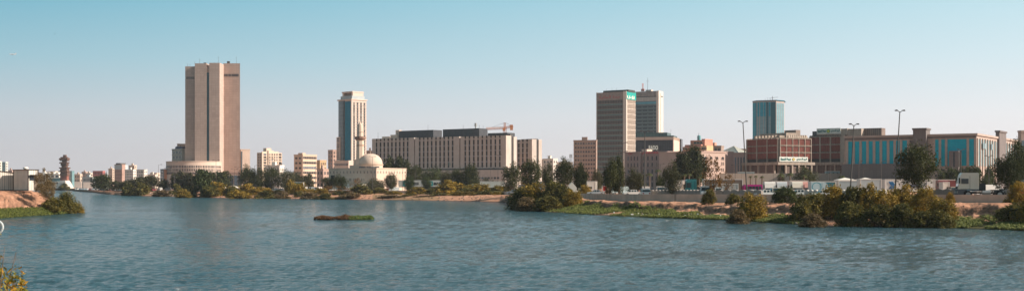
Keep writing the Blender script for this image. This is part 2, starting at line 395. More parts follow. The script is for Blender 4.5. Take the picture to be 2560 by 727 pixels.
def grid(b, face, a0, a1, z0, z1, nc, nr, fw, fh, frame, off=0, name='window', parent=None, **k):
    """nc x nr windows between a0..a1 (along the face) and z0..z1"""
    cw = (a1-a0)/nc; rh = (z1-z0)/nr; me = winmesh(cw*fw, rh*fh, frame, **k)
    for r in range(nr):
        for c in range(nc):
            a = a0+(c+.5)*cw; z = z0+(r+(1-fh)/2)*rh
            if face == 'F': b.put(name, me, a, off, z, 'F', parent)
            elif face == 'R': b.put(name, me, off or b.w, a, z, 'R', parent)
            else: b.put(name, me, off, a, z, 'L', parent)
cream = M('cream render', (.60, .47, .38), .85, .08, .2, streak=.06)
def simple(name, label, u0, Y0, u1, Y1, u2, vtop, mat, floors, nc, ns, fw=.5, fh=.5, gl=gdark, frame=None, depth=None, bands=None, roofbox=True, group=None, zw=.12, slab=False, parapet=True):
    """rectangular block: wall, parapet, roof hut, windows on front (nc per floor) and right side (ns per floor)"""
    b = B(name, label, u0, Y0, u1, Y1, group=group)
    D = b.ly(u2) if u2 else depth; D = (depth or 14) if (D <= 0 or D > 45) else max(2.5, D); H = b.lz(vtop, b.w); frame = frame or mat
    b.H, b.D = H, D
    b.box('wall', 0, b.w, 0, D, -1.5, H, mat)
    if parapet:
        MB().box(-.2, b.w+.2, -.2, D+.2, H, H+.7).build('roof', frame, b.e)
    if roofbox: b.box('roof_hut', b.w*.35, b.w*.6, D*.3, D*.6, H+.7, H+3.0, frame)
    z0 = H*zw; rh = (H-z0)/max(1, floors)
    if floors and bands:
        for r in range(floors):
            z = z0+r*rh
            o = MB().box(.4, b.w-.4, -.08, .04, z+rh*.3, z+rh*.75); [o.box(b.w*i/8-.08, b.w*i/8+.08, -.13, 0, z+rh*.3, z+rh*.75, 1) for i in range(1, 8)]
            o.build('window_band', [gl, frame], b.e)
            if ns:
                o = MB().box(b.w-.04, b.w+.08, .4, D-.4, z+rh*.3, z+rh*.75)
                o.build('window_band', [gl, frame], b.e)
    elif floors:
        if nc: grid(b, 'F', b.w*.04, b.w*.96, z0, H-.3, nc, floors, fw, fh, frame, gl=gl)
        if ns: grid(b, 'R', D*.05, D*.95, z0, H-.3, ns, floors, fw, fh, frame, gl=gl)
    if slab:
        for r in range(1, floors+1):
            MB().box(-.35, b.w+.35, -.35, 0, z0+r*rh-.25, z0+r*rh-.05).build('floor_slab', frame, b.e)
    return b
# ================================================================== BUILDINGS
stone = M('warm stone panels', (.45, .335, .29), .85, .07, .1, panel=(3.0, 1.9, .09), pdark=.8, streak=.05)
stoneL = M('smooth beige stone', (.56, .43, .36), .85, .06, .15)
white = M('white render', (.68, .62, .57), .8, .07, .3, streak=.06)
offw = M('off white render', (.58, .50, .44), .8, .08, .3, streak=.08)
pink = M('pinkish render', (.46, .32, .27), .85, .07, .2, streak=.06)
brown = M('brown concrete', (.27, .205, .175), .85, .1, .2, streak=.1)
darkroof = M('dark louvre cladding', (.035, .036, .042), .6, .2, .6, panel=(.8, 30, .14), pdark=2.2)
steel = M('galvanised steel', (.33, .32, .31), .5, .1, 1, metal=.3)
darkst = M('dark steel', (.09, .085, .085), .5, .1, 1, metal=.3)
def antenna(b, x, y, z, h, r=.12, name='antenna', mat=None):
    o = MB().tube((x, y, z-.3), (x, y, z+h), r, r*.5, 6); o.tube((x-h*.1, y, z+h*.75), (x+h*.1, y, z+h*.75), r*.5, r*.5, 5); o.build(name, mat or darkst, b.e)
# --- the tall stone tower
b = B('office_tower', 'tall beige stone tower with dark vertical glass slot, highest building in view', 463, 950, 600, 950)
l = b.lx
b.box('wing', l(463, 6), l(487, 6)+.4, 6, 34, 0, b.lz(166.5, 0, 6), stone)
b.box('pier', l(487), l(516), 0, 34, 0, b.lz(158.8), stone)
b.box('recess_wall', l(516)-.3, l(523)+.3, 1.0, 33, 0, b.lz(169, 0, 7), stone)
o = MB().box(l(516), l(523), .8, 1.1, b.lz(403, 0, 7), b.lz(184, 0, 7)); 
for i in range(40): z = b.lz(403)+i*1.75; o.box(l(516), l(523), .7, .8, z, z+.18, 1)
o.build('glass_slot', [glass('teal black glass', (.02, .075, .095), .2), darkst], b.e)
b.box('pier', l(523), l(549), 0, 36, 0, b.lz(157.5), stone)
xr = l(600, 13.5); MB().prism([(l(549)-.4, 13.5), (xr, 13.5), (xr-8.5, 42), (l(549)-.4, 42)], 0, b.lz(158.8, 0, 13.5)).build('wing', stone, b.e)
for u in [463+1.6+2.35*i for i in range(9)]:
    x = l(u+1, 6); MB().box(x, x+.42, 5.94, 6.1, b.lz(196.5), b.lz(190.5)).build('window', gdark, b.e)
for i in range(17):
    x = l(560.5+2.15*i, 13.5); MB().box(x, x+.45, 13.42, 13.6, b.lz(191.5, 0, 13), b.lz(185, 0, 13)).build('window', gdark, b.e)
for u, h, y in ((469, 2.6, 20), (475, 2, 20), (487, 1.8, 10), (499, 4, 16), (546, 6, 10), (591, 6, 20)): antenna(b, l(u, y), y, b.lz(166.5 if u < 480 else 158.8, 0, y), h)
o = MB()
for i in range(4): x = l(569+1.5*i, 22); o.tube((x, 22, b.lz(159, 0, 22)-1), (x, 22, b.lz(153.5, 0, 22)), .5, .5, 8)
o.build('vent_stack', darkst, b.e)
b.box('roof_unit', l(509, 15), l(515, 15), 15, 19, b.lz(160, 0, 15)-1, b.lz(157, 0, 15), darkst)
# round drum at its foot
b = B('round_annex', 'low round stone drum with two rings of narrow windows at tower foot', 417, 930, 553, 930)
R = 68/F*951*.99; cx, zt = b.lx(485, R), b.lz(404)
dr = MB().lathe([(R, -1), (R, zt)], 96, c=(cx, R)); dr.build('wall', stoneL, b.e, smooth=False)
MB().lathe([(R+.25, zt-.02), (R+.25, zt+.5), (R-.6, zt+.5)], 96, c=(cx, R)).build('roof', stoneL, b.e)
wn = MB().box(-.34, .34, -.12, .1, 0, 1.9).mesh('window', gdark)
for zr in (413.8, 422.0):
    zc = b.lz(zr+5.6)
    for i in range(50):
        a = PI+PI*(i+.5)/50
        o = link('window', wn, b.e, (cx+R*math.cos(a), R+R*math.sin(a), zc), a+PI/2)
o = MB()
for i in range(56):
    a = PI+PI*(i+.5)/56; x, y = cx+(R+.05)*math.cos(a), R+(R+.05)*math.sin(a); c, s_ = math.cos(a+PI/2), math.sin(a+PI/2); z = b.lz(435.5)
    o.hexa([(x-c*.3, y-s_*.3), (x+c*.3, y+s_*.3), (x+c*.3-s_*-.2, y+s_*.3-c*.2), (x-c*.3-s_*-.2, y-s_*.3-c*.2)], z, z+1.9)
q = o.build('window_ring', gdark, b.e); q['kind'] = 'stuff'
b = simple('stone_block', 'plain beige concrete slab block just right of the tall tower', 602, 980, 625, 984, 0, 375, M('plain concrete beige', (.42, .33, .28), .9, .1, .2, streak=.08), 0, 0, 0, depth=14, roofbox=False)
MB().box(.0, 1.3, -.12, .2, 1, b.H-1.2).build('window_strip', gdark, b.e)
b = simple('balcony_block', 'grey block with stacked balconies and dark roof edge left of tall tower', 430, 990, 455, 975, 459, 373, M('grey beige render', (.50, .40, .34), .9, .1, .2), 7, 3, 0, .55, .45, slab=True, depth=16)
b.box('roof_screen', b.w*.3, b.w, .2, 9, b.H+.7, b.H+2.3, M('navy sheet', (.05, .05, .10)))
simple('apartment_block', 'brown apartment block peeking between balcony block and tall tower', 443, 1040, 464, 1040, 465, 361, brown, 9, 4, 0, .5, .5, depth=14, roofbox=False)
b = simple('podium_building', 'low building with pinkish parapet and dark glass under tall tower', 553, 925, 605, 925, 606, 432, pink, 0, 0, 0, depth=18, roofbox=False)
for i in range(5): x = b.w*(i+.5)/5; MB().box(x-b.w*.09, x+b.w*.09, -.1, .1, 1, b.H-2.0).build('window', gdark, b.e)
b = simple('brick_block', 'small orange brown block standing alone left of round drum', 401, 960, 410, 940, 417, 424, M('grey blue wall', (.26, .22, .21)), 6, 1, 0, .5, .5, roofbox=False)  # one grey-blue wall colour all round; orange cladding covers the right side
b.box('cladding', b.w, b.w+.3, 0, b.D, 0, b.H, M('orange clay cladding', (.42, .2, .12)))
# two vaulted car shades
shade = M('white shade fabric', (.7, .64, .58), .7, .05)
for u0, lab in ((537, 'left of two white arched canopies below tall tower'), (564, 'right of two white arched canopies below tall tower')):
    Y = 760; t = thing('arched_canopy', lab, 'canopy', (X(u0, Y), Y, zg(u0)), 0, 'white arched canopies')
    w = 27/F*Y; o = MB(); n = 10
    pts = [(w*i/n, 1.6+1.35*math.sin(PI*i/n)) for i in range(n+1)]
    for (xa, za), (xb, zb) in zip(pts, pts[1:]):
        k = len(o.v); o.v += [(xa, 0, za), (xb, 0, zb), (xb, 8, zb), (xa, 8, za), (xa, 0, za-.25), (xb, 0, zb-.25), (xb, 8, zb-.25), (xa, 8, za-.25)]
        o.f += [(k, k+1, k+2, k+3), (k+4, k+7, k+6, k+5), (k, k+4, k+5, k+1)]; o.m += [0]*3
    o.build('canopy_roof', shade, t)
    for x in (.1, w-.1):
        for y in (.2, 7.8): MB().tube((x, y, 0), (x, y, 1.7), .09).build('post', steel, t)
# --- big white government block
cw = M('pale concrete panels', (.52, .435, .39), .85, .05, .12, panel=(2.2, 3.4, .06), pdark=.88)
cwl = M('pale concrete', (.50, .43, .39), .85, .05, .15, panel=(2.2, 3.4, .06), pdark=.88)
stripg = glass('bronze strip glass', (.028, .026, .028), .45, spec=.15)
spd = M('grey spandrel', (.30, .29, .30))
def strips(b, us_, z0, z1, wpx, nfl=5):
    for u in us_:
        x0 = b.lx(u-wpx/2); x1 = b.lx(u+wpx/2); o = MB().box(x0, x1, -.06, .1, z0, z1)
        for i in range(1, nfl): z = z0+(z1-z0)*i/nfl; o.box(x0+.1, x1-.1, -.16, 0, z-.35, z+.35, 1)
        o.box(x0-.2, x0, -.25, 0, z0-.8, z1+2.2, 2); o.box(x1, x1+.2, -.25, 0, z0-.8, z1+2.2, 2)
        o.box(x0+.15, x1-.15, -.1, 0, z1+.9, z1+2.6, 0)
        o.build('window_strip', [stripg, spd, cw], b.e)
b = B('government_block', 'very long pale concrete block with dark vertical window strips and crane behind', 930, 870, 1265, 800)
H = b.lz(337, b.w); zu = b.lz(420, b.w); D = b.ly(1292)
for i, (ua, ub) in enumerate(((930, 1035), (1037.5, 1148), (1151, 1265))):
    b.box('wall', b.lx(ua), b.lx(ub), 0, D if i < 2 else b.ly(1278), zu, H-.2*i, cw)
b.box('joint', b.lx(1034), b.lx(1153), 1.2, D-1, zu, H-1.2, darkst)
b.box('end_recess', b.lx(1265)-8, b.w-.8, b.ly(1278)-.2, b.ly(1284.5), zu, H+.8, darkst)
b.box('end_wall', b.lx(1265)-8, b.w-.1, b.ly(1284.5), D, zu, H-1, cwl)
zs0, zs1 = b.lz(419, b.w), b.lz(347, b.w)
strips(b, [920+z/4.04 for z in (88, 128, 166, 205, 243, 283, 322, 362, 402, 524, 564, 605, 645, 688, 730, 771, 814, 856, 984, 1026, 1070, 1113, 1156, 1200, 1243, 1288, 1333)], zs0+.5, zs1, 4.0)
b.box('shadow_gap', 1, b.w-1, 1.0, D-1, zu-1.1, zu, darkst)  # dark band: shadow line under the upper floors put into its colour
b.box('podium', -1, b.w+2, -4, D+2, -1, zu-1.1, cw)
pw = MB()
for r in range(3):
    z = 1.2+r*3.0
    for i in range(34):
        x = 30+i*(b.w-32)/34; pw2 = MB().box(x, x+1.9, -4.08, -3.9, z, z+1.3); pw2.build('window', gdark, b.e)
for ua, ub, uc, vt, vb, y0, mt, nm in ((989, 997.5, 998, 325, 343, 14, stoneL, 'roof_hut'), (955, 975, 976, 341, 346, 8, stoneL, 'roof_hut'), (976, 992, 993, 336.5, 346, 10, stoneL, 'roof_hut'), (997.5, 1083, 1105, 324.5, 344, 12, darkroof, 'roof_enclosure'), (1107, 1198, 1219, 320.5, 340, 12, darkroof, 'roof_enclosure'), (1219.5, 1268, 1287, 331.5, 339, 14, darkroof, 'roof_enclosure')):
    x0, x1 = b.lx(ua, y0), b.lx(ub, y0); k = (uc-1280)/F; o_ = b.p+b.d*x1+b.n*y0; t = (k*o_.y-o_.x)/(b.n.x-k*b.n.y)
    b.box(nm, x0, x1, y0, y0+max(3, t), b.lz(vb, x0, y0)-1, b.lz(vt, x1, y0), mt)
for u, v1, v0 in ((945, 330, 346), (1070, 311, 325), (1158, 312, 321), (1198, 312, 322), (1208, 313, 322)):
    x = b.lx(u, 20); antenna(b, x, 20, b.lz(v0, x, 20), b.lz(v1, x, 20)-b.lz(v0, x, 20), .1)
x = b.lx(1189, 18); o = MB(); z0, z1 = b.lz(321, x, 18), b.lz(309, x, 18); o.tube((x, 18, z0-1), (x, 18, z1), .45, .45, 6)
o.lathe([(1.0, z1-1.6), (1.0, z1-.9)], 8, c=(x, 18)); o.lathe([(.9, z1-.3), (.9, z1+.3)], 8, c=(x, 18)); o.build('telecom_mast', steel, b.e)
for u in (1003, 1121):
    x = b.lx(u); text('SK' if 0 else 'o', 1.8, 2.2, M('faded green paint', (.12, .26, .24)), b.e, 'F', (x, -.05, zu+2.0), 'emblem', .06)
b2 = B('government_annex', 'shorter pale concrete block right of the long block, three window strips', 1292, 850, 1330, 838)
H = b2.lz(347.5, b2.w); D = b2.ly(1355)
b2.box('wall', 0, b2.w, 0, b2.ly(1341), 0, H, cw); b2.box('recess', 0, b2.w-.8, b2.ly(1341)-.1, b2.ly(1347), 0, H+.4, darkst); b2.box('wall', 0, b2.w-.1, b2.ly(1347), D, 0, H-.2, cwl)
strips(b2, [1297.5, 1307.5, 1318], b2.lz(418, b2.w), b2.lz(357, b2.w), 4.2)
# tower crane behind it
orange = M('orange crane paint', (.52, .21, .10), .6); Y = 900
t = thing('tower_crane', 'orange tower crane rising behind the long pale block', 'crane', (X(1262, Y), Y, zg(1262)))
def truss(o, p, q, r, n=10, th=.16):
    p, q = Vector(p), Vector(q); d = (q-p).normalized(); a = d.orthogonal().normalized()*r; c = d.cross(a).normalized()*r
    cs = [a+c, a-c, -a-c, -a+c]
    for k in cs: o.tube(p+k, q+k, th, th, 4)
    for i in range(n):
        s0, s1 = p+(q-p)*(i/n), p+(q-p)*((i+1)/n)
        for j in range(4): o.tube(s0+cs[j], s1+cs[(j+1) % 4], th*.6, th*.6, 4)
zt = Z(320, Y)-zg(1262); za = Z(306.5, Y)-zg(1262)
o = MB(); truss(o, (0, 0, 0), (0, 0, zt), .85, 22); o.build('mast', orange, t)
o = MB(); truss(o, (0, 0, zt), (0, 0, za), .55, 4); o.build('apex', orange, t)
xl = X(1215, Y)-X(1262, Y); xr = X(1283, Y)-X(1262, Y)
o = MB(); truss(o, (0, 0, zt), (xl, 0, zt-.6), .6, 12); o.build('jib', orange, t)
o = MB(); truss(o, (0, 0, zt), (xr, 0, zt+1.5), .6, 6); o.build('counter_jib', orange, t)
MB().box(xr-2.4, xr-.2, -.8, .8, zt-1.6, zt+2.4).build('counterweight', orange, t)
MB().tube((0, 0, za), (xl*.72, 0, zt+.3), .1, .1, 4).build('tie_rod', darkst, t); MB().tube((0, 0, za), (xr*.8, 0, zt+1.8), .1, .1, 4).build('tie_rod', darkst, t)
MB().box(-1.6, .4, -1.4, -.2, zt-2.2, zt).build('operator_cab', orange, t)
# --- hotel tower
hcream = M('hotel cream stone', (.57, .46, .40), .8, .05, .2)
hg = glass('grey curtain glass', (.13, .15, .165), .2, panel=(1.5, 3.2, .22)); hb = glass('bright blue curtain glass', (.015, .18, .28), .4, panel=(2.2, 1.7, .12), spec=.1)
b = B('hotel_tower', 'slim cream hotel tower with blue glass column, stepped top, behind minaret', 846, 1003, 880, 990)
H = b.lz(250, b.w); D = b.ly(916)
b.box('wall', 0, b.w, 0, D, 0, H, hcream)
o = MB(); n = 8; xe = b.lx(862)
pts = [(xe*i/n, -1.4*math.sin(PI*.5*i/n)) for i in range(n+1)]
o.hexa([(x, y) for x, y in pts]+[(xe, .3), (0, .3)], b.lz(400), H-.5); o.build('curved_glazing', hg, b.e)
b.box('blue_glazing', b.lx(863.5), b.lx(878.5), -.5, .3, b.lz(401, b.w), b.lz(253, b.w), hb)
b.box('corner_pier', b.w-.9, b.w+.15, -.6, .5, 0, H, hcream)
b.box('base_wing', -.4, b.lx(854), -1.7, 3, 0, b.lz(343), hcream)
for i in range(11): z = b.lz(400)+i*(b.lz(343)-b.lz(400))/11.5; MB().box(.2, b.lx(853), -1.8, -1.6, z+.6, z+1.6).build('window_band', gdark, b.e)
b.box('podium', -.3, b.w+.6, -4, D, 0, b.lz(401, b.w), hcream)
for i in range(12): x = .5+i*b.w/12; MB().box(x, x+.9, -4.08, -3.9, b.lz(414, b.w), b.lz(408, b.w)).build('window', gdark, b.e)
wmn = winmesh(1.5, 1.9, M('grey trim', (.30, .25, .23)), hood=True)
nr = 25; zz0 = b.lz(425, b.w); rh = (H-2-zz0)/nr
for c in range(4):
    for r in range(nr): b.put('window', wmn, b.w, D*(.14+.24*c), zz0+r*rh+.6, 'R')
for r in range(nr+1): MB().box(b.w, b.w+.16, .1, D, zz0+r*rh-.1, zz0+r*rh+.15).build('string_course', M('grey trim', (.36, .30, .27)), b.e)
MB().box(-.6, b.w+.6, -.9, D+.6, H, H+1.0).build('cornice', hcream, b.e)
b.box('upper_step', b.w*.12, b.w-.8, .6, D-1.2, H+1, b.lz(239, b.w), M('grey blue cladding', (.36, .40, .42)))
zq = b.lz(239, b.w)
for x in (b.w*.2, b.w-3): b.box('penthouse_wall', x, x+2.2, 1.4, D-2.5, zq, b.lz(231, b.w), hcream)
b.box('penthouse_roof', b.w*.18, b.w-.6, 1.0, D-2.2, b.lz(231, b.w), b.lz(227.5, b.w), hcream)
b.box('penthouse_core', b.w*.3, b.w-2.5, 3, D-3, zq, b.lz(231, b.w), brown)
# --- mosque
mst = M('mosque limestone', (.60, .46, .375), .85, .05, .25, panel=(4, 2, .04), pdark=.92); mdk = M('mosque carved band', (.22, .13, .10))
b = B('mosque', 'cream mosque with ribbed dome and one tall minaret', 822, 655, 941, 640, cat='mosque')
H = b.lz(421.5, b.w); D = b.ly(1016)
b.box('wall', 0, b.w, 0, D, -1, H, mst)
MB().box(-.25, b.w+.25, -.25, D+.25, H, H+.5).build('cornice', mst, b.e)
def archwin(w, h): return MB().hexa([(-w/2, -.1), (w/2, -.1), (w/2, .1), (-w/2, .1)], 0, h)
aw = winmesh(.55, .9, mst, arch=True, sill=False)
for i in range(14): b.put('window', aw, b.w*(i+.5)/14, 0, H-2.4)
for i in range(11): b.put('window', aw, b.w, D*(i+.5)/11, H-2.4, 'R')
lw = winmesh(.5, 1.5, mst, sill=True)
for x in (.44, .47, .535, .575, .615, .70, .745, .90, .945): b.put('window', lw, b.w*x, 0, H-6.6)
for i in (2.6, 3.2, 6, 6.6): b.put('window', lw, b.w, D*i/10, H-6.6, 'R')
b.box('doorway', b.w, b.w+.3, .3, D*.22, 0, 4.2, brown); b.box('doorway', b.w*.05, b.w*.13, -.2, .1, H-7.4, H-3.4, gdark)
b.box('lower_wall', b.w*.25, b.w*.86, -7, -.02, -1, H-8.2, M('white mosque plinth', (.70, .64, .58)))
dy = 7; cx = b.lx(926, dy+5); R = 31/F*650; zd0 = b.lz(412, cx, dy); zd = H
MB().lathe([(R*1.0, zd), (R*1.0, zd0), (R*1.06, zd0), (R*1.06, zd0+.4), (R*.99, zd0+.4)], 40, c=(cx, dy+5)).build('dome_drum', mst, b.e)
hd = b.lz(384, cx, dy+5)-zd0-.3
prof = [(R*.99*math.cos(a)**.85 if a < 1.56 else .05, zd0+.3+hd*math.sin(a)) for a in [PI/2*i/16 for i in range(17)]]
MB().lathe(prof+[(.15, zd0+hd+.8), (.02, zd0+hd+1.9)], 48, c=(cx, dy+5)).build('dome', mst, b.e, smooth=True)
w1 = MB().box(-.3, .3, -.12, .1, 0, .9).mesh('window', gdark)
for i in range(26): a = PI+PI*(i+.5)/26-.15; link('window', w1, b.e, (cx+R*math.cos(a), dy+5+R*math.sin(a), zd+.45), a+PI/2)
# minaret, part of the mosque
my = 9; mx_ = b.lx(900.5, my); def_ = lambda v: b.lz(v, mx_, my)
b.box('minaret_base', mx_-2.8, mx_+2.4, my-2.4, my+2.4, H-.5, def_(399), mst)
MB().lathe([(2.3, def_(399)), (2.1, def_(352)), (2.5, def_(350))], 8, c=(mx_, my), phase=PI/8).build('minaret_shaft', mst, b.e)
MB().lathe([(2.16, def_(367)), (2.16, def_(361))], 8, c=(mx_, my), phase=PI/8).build('carved_band', M('carved tan band', (.40, .27, .20)), b.e)
MB().lathe([(2.3, def_(350)), (3.1, def_(347)), (3.1, def_(341.5)), (2.8, def_(341.5)), (2.8, def_(346)), (1, def_(346))], 12, c=(mx_, my)).build('minaret_balcony', mdk, b.e)
MB().lathe([(1.75, def_(346)), (1.55, def_(331)), (1.9, def_(330)), (1.75, def_(329)), (1.3, def_(312)), (.25, def_(305.5)), (.12, def_(301))], 10, c=(mx_, my)).build('minaret_spire', mst, b.e)
b.box('stair_turret', mx_-5.0, mx_+5.5, my-3, my+3, H-.2, def_(413), mst)
# --- office tower with teal spandrels
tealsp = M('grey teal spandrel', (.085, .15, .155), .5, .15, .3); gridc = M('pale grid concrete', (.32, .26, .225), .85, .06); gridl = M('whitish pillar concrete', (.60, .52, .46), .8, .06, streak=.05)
b = B('office_tower', 'concrete office tower with teal spandrels and faded red rooftop lettering', 1491, 1014, 1566, 998)
H = b.lz(228, b.w); D = b.ly(1589.5); xp = b.lx(1558)
b.box('core', .3, xp, .35, D-.1, 0, H-.6, M('dark core glazing', (.06, .06, .065), .4, .3, .8, panel=(1.1, 3.3, .2)))  # dark panelled glazing filling the tower body
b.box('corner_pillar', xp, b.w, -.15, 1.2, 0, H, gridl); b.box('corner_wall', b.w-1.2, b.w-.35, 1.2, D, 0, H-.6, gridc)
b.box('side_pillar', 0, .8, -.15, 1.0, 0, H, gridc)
zt_, nf = b.lz(249, b.w), 17; rh = zt_/nf
for i in range(nf):
    z = i*rh
    o = MB().box(.8, xp, .1, .35, z+.1, z+1.25, 0); o.box(.8, xp, -.12, .35, z+1.25, z+1.5, 1); o.box(.8, xp, -.05, .35, z-.02, z+.1, 1); o.build('spandrel_band', [tealsp, gridc], b.e)
    o = MB().box(b.w-.35, b.w, 1.2, D, z+1.0, z+1.35, 0); o.box(b.w-.3, b.w-.1, 1.2, D, z, z+.18, 0)
    for k in range(9): y = 1.2+(D-1.2)*k/9; o.box(b.w-.35, b.w+.02, y, y+.22, z+.02, z+rh, 0)
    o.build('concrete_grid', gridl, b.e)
    o = MB()
    for k in range(16): x = .8+(xp-.8)*(k+.5)/16; o.box(x-.14, x+.14, -.02, .36, z+1.5, z+rh-.02, 0)
    o.build('mullions', M('dark mullion concrete', (.22, .18, .155)), b.e)  # mullions in a darker concrete tone than the spandrel edges
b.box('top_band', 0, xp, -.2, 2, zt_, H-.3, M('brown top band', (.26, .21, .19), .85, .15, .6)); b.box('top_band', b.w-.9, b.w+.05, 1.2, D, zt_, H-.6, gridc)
b.box('roof_plant', b.lx(1508, 3), b.lx(1571, 3), 3, D-2, H-.7, b.lz(223.5, b.w), M('dark green roof plant', (.05, .065, .06), .7, .3, .5, panel=(2, 9, .3)))
faded = M('faded red lettering', (.36, .11, .10))
redt = M('red lettering paint', (.42, .035, .05))
AR1 = ''.join(reversed('\ufe9f\ufeaa\ufe93 \ufe8d\ufedf\ufee4\ufe8d\ufedf\ufef4\ufe94'))
text(AR1, xp*.8, 3.2, faded, b.e, 'F', (xp*.1, -.25, zt_+1.0), 'lettering', .08, .02)
b.box('sign_panel', b.w+.05, b.w+.25, .3, D, zt_+.3, H-.4, M('teal sign panel', (.01, .30, .27)))
text('U-SI', D*.76, 2.6, white, b.e, 'R', (b.w+.3, .9, zt_+.9), 'lettering', .05, .02)
for u in (1516, 1530, 1541): antenna(b, b.lx(u, 5), 5, b.lz(224, b.w), 2.4, .08)
# --- second glazed tower with masts
b = B('office_tower', 'glazed tower with white side pillar and two rooftop masts, second of the pair', 1584, 1122, 1647, 1110)
H = b.lz(227, b.w); D = b.ly(1658); xp = b.lx(1641)
b.box('core', .2, xp, .3, D-.2, 0, H-.6, glass('dark teal curtain glass', (.025, .05, .06), .3))
b.box('side_wall', xp, b.w, -.3, D, 0, H, gridl)
for i, v in enumerate(range(254, 428, 9)):
    z = b.lz(v, b.w)
    if z < 1: continue
    o = MB().box(.2, xp, -.05, .3, z, z+1.35, 0); [o.box(xp*(k+.5)/4-.4, xp*(k+.5)/4+.4, -.02, .3, z+1.35, z+2.7, 0) for k in range(4)]; o.build('spandrel_band', M('pale teal spandrel', (.12, .165, .18), .5), b.e)
b.box('blue_band', 0, xp, -.3, .3, b.lz(259, b.w), b.lz(254, b.w), M('light blue band', (.10, .33, .42)))
b.box('louvre_band', 0, xp, -.1, .3, b.lz(252, b.w), b.lz(242, b.w), M('white louvres', (.42, .40, .38), .8, .1, .5, panel=(1.6, 20, .3)))
b.box('top_beam', -.2, xp, -.3, 1, b.lz(240, b.w), b.lz(227.5, b.w), M('grey cornice', (.25, .23, .22), .8, .2, .4, panel=(7, 3.2, .3)))
b.box('service_slot', b.w, b.w+.08, D*.30, D*.36, 6, H-2, gdark); b.box('side_window', b.w, b.w+.1, D*.5, D*.9, b.lz(242, b.w), b.lz(239, b.w), gdark)
b.box('roof_hut', b.lx(1614, 4), b.lx(1628, 4), 4, 9, H-.7, H+1.6, hcream)
rw = M('red and white mast paint', (.55, .22, .18))
x = b.lx(1607, 4); o = MB(); truss(o, (x, 4, H-.8), (x, 4, b.lz(206, b.w)), .45, 8, .1); o.box(x-1.6, x+1.6, 3.6, 4.4, H+.5, H+2.6); o.build('radio_mast', rw, b.e)
antenna(b, b.lx(1619, 4), 4, H, b.lz(192, b.w)-H, .18)
# --- dark glass office podium
b = B('glass_office', 'wide dark glass office with cream roof band behind the billboard', 1589, 775, 1684, 768)
H = b.lz(342, b.w); D = b.ly(1699) if b.ly(1699) < 60 else 30
b.box('core', .2, b.w-.5, .3, D-.3, 0, H-.4, glass('smoky curtain glass', (.045, .045, .055), .25, panel=(1.5, 3.4, .16)))
b.box('roof_band', 0, b.w, -.2, D, H-1.9, H, stoneL); b.box('side_wall', b.w-.5, b.w, -.1, D, 0, H, stoneL)
b.box('rear_glazing', b.w-2, b.w+1.0, D, D+7, 0, H-.4, gdark)
b.box('roof_storey', b.lx(1590, 8), b.lx(1668, 8), 8, 24, H, b.lz(329.5, b.w), glass('teal roof storey glass', (.06, .11, .11), .3, panel=(2.2, 1.7, .15)))
b.box('roof_storey', b.lx(1655, 7), b.lx(1684, 7), 7, 22, H, b.lz(337.5, b.w), MC['teal roof storey glass'])
for u in (1630, 1641, 1676): antenna(b, b.lx(u, 7), 9, b.lz(330, b.w), 2.2, .08)
# billboard
Y = 700; t = thing('billboard', 'dark rooftop billboard with four big white capital letters', 'billboard', (X(1620, Y), Y, zg(1640)))
zb0, zb1 = Z(376, Y)-zg(1640), Z(362.5, Y)-zg(1640); w = 26/F*Y
MB().box(0, w, 0, .4, zb0, zb1).build('panel', M('dark billboard panel', (.10, .09, .085)), t)
text('RADO', w*.86, (zb1-zb0)*.74, M('bright white letters', (.8, .78, .74)), t, 'F', (w*.08, -.03, zb0+(zb1-zb0)*.15), 'lettering', .1, .015)
for x in (.3, w/2, w-.3): MB().tube((x, .6, 0), (x, .6, zb0+.5), .12).build('post', steel, t)
# --- pink shopping building with red lettering
pk = M('dusty pink render', (.34, .245, .225), .85, .05, .2); 
b = B('shopping_building', 'dusty pink building with red Arabic rooftop lettering and small square windows', 1562, 640, 1669, 622)
H = b.lz(379.5, b.w); D = b.ly(1699)
if D < 4 or D > 40: D = 22
xs = [b.lx(u) for u in (1562, 1598, 1604, 1659, 1669)]
b.box('wall', 0, b.w, 0, D, -1, H, pk)
b.box('corner_bay', xs[1], xs[2], -1.0, .1, -1, H+.3, pk); b.box('corner_bay', xs[3], xs[4], -.8, .1, -1, H+.2, pk)
MB().box(-.2, b.w+.2, -.3, D+.2, H, H+.4).build('cornice', pk, b.e)
grid(b, 'F', xs[0]+1.2, xs[1], 1.0, H-1.4, 4, 5, .34, .62, pk); grid(b, 'F', xs[2], xs[3]-.3, 1.0, H-1.4, 5, 5, .32, .62, pk)
AR2 = ''.join(reversed('\ufee3\ufeae\ufedb\ufeb0 \ufe8d\ufedf\ufee4\ufea4\ufee4\ufede \ufe8d\ufedf\ufeaa\ufeed\ufedf\ufef2'))
text(AR2, b.w*.42, 1.3, redt, b.e, 'F', (xs[2]+.8, -.9, H-1.0), 'lettering', .15, .03); text(AR2[:4], b.w*.1, 1.1, redt, b.e, 'F', (xs[0]+2.5, -.2, H-1.1), 'lettering', .15, .03)
b.box('roof_hut', b.w*.3, b.w*.42, 4, 9, H+.4, H+1.8, stoneL)
b = B('shopping_wing', 'plain pink wing wall between red lettering building and round dark tree', 1669, 640, 1760, 622)
b.box('wall', 0, b.w, 0, 25, -1, b.lz(378, b.w), pk); MB().box(-.1, b.w+.2, -.2, 25.2, b.lz(378, b.w), b.lz(378, b.w)+.35).build('cornice', pk, b.e)
grid(b, 'F', b.w*.62, b.w*.99, 1, b.lz(384, b.w), 3, 4, .3, .6, pk)
b = B('arcaded_building', 'pink building with row of tall round arches right of round dark tree', 1735, 592, 1813, 605)
H = b.lz(382, b.w); b.box('wall', 0, b.w, 0, 25, -1, H, M('lighter pink render', (.46, .335, .29), .85, .05, .2)); MB().box(-.2, b.w+.2, -.3, 25.2, H, H+.5).build('cornice', pink, b.e)
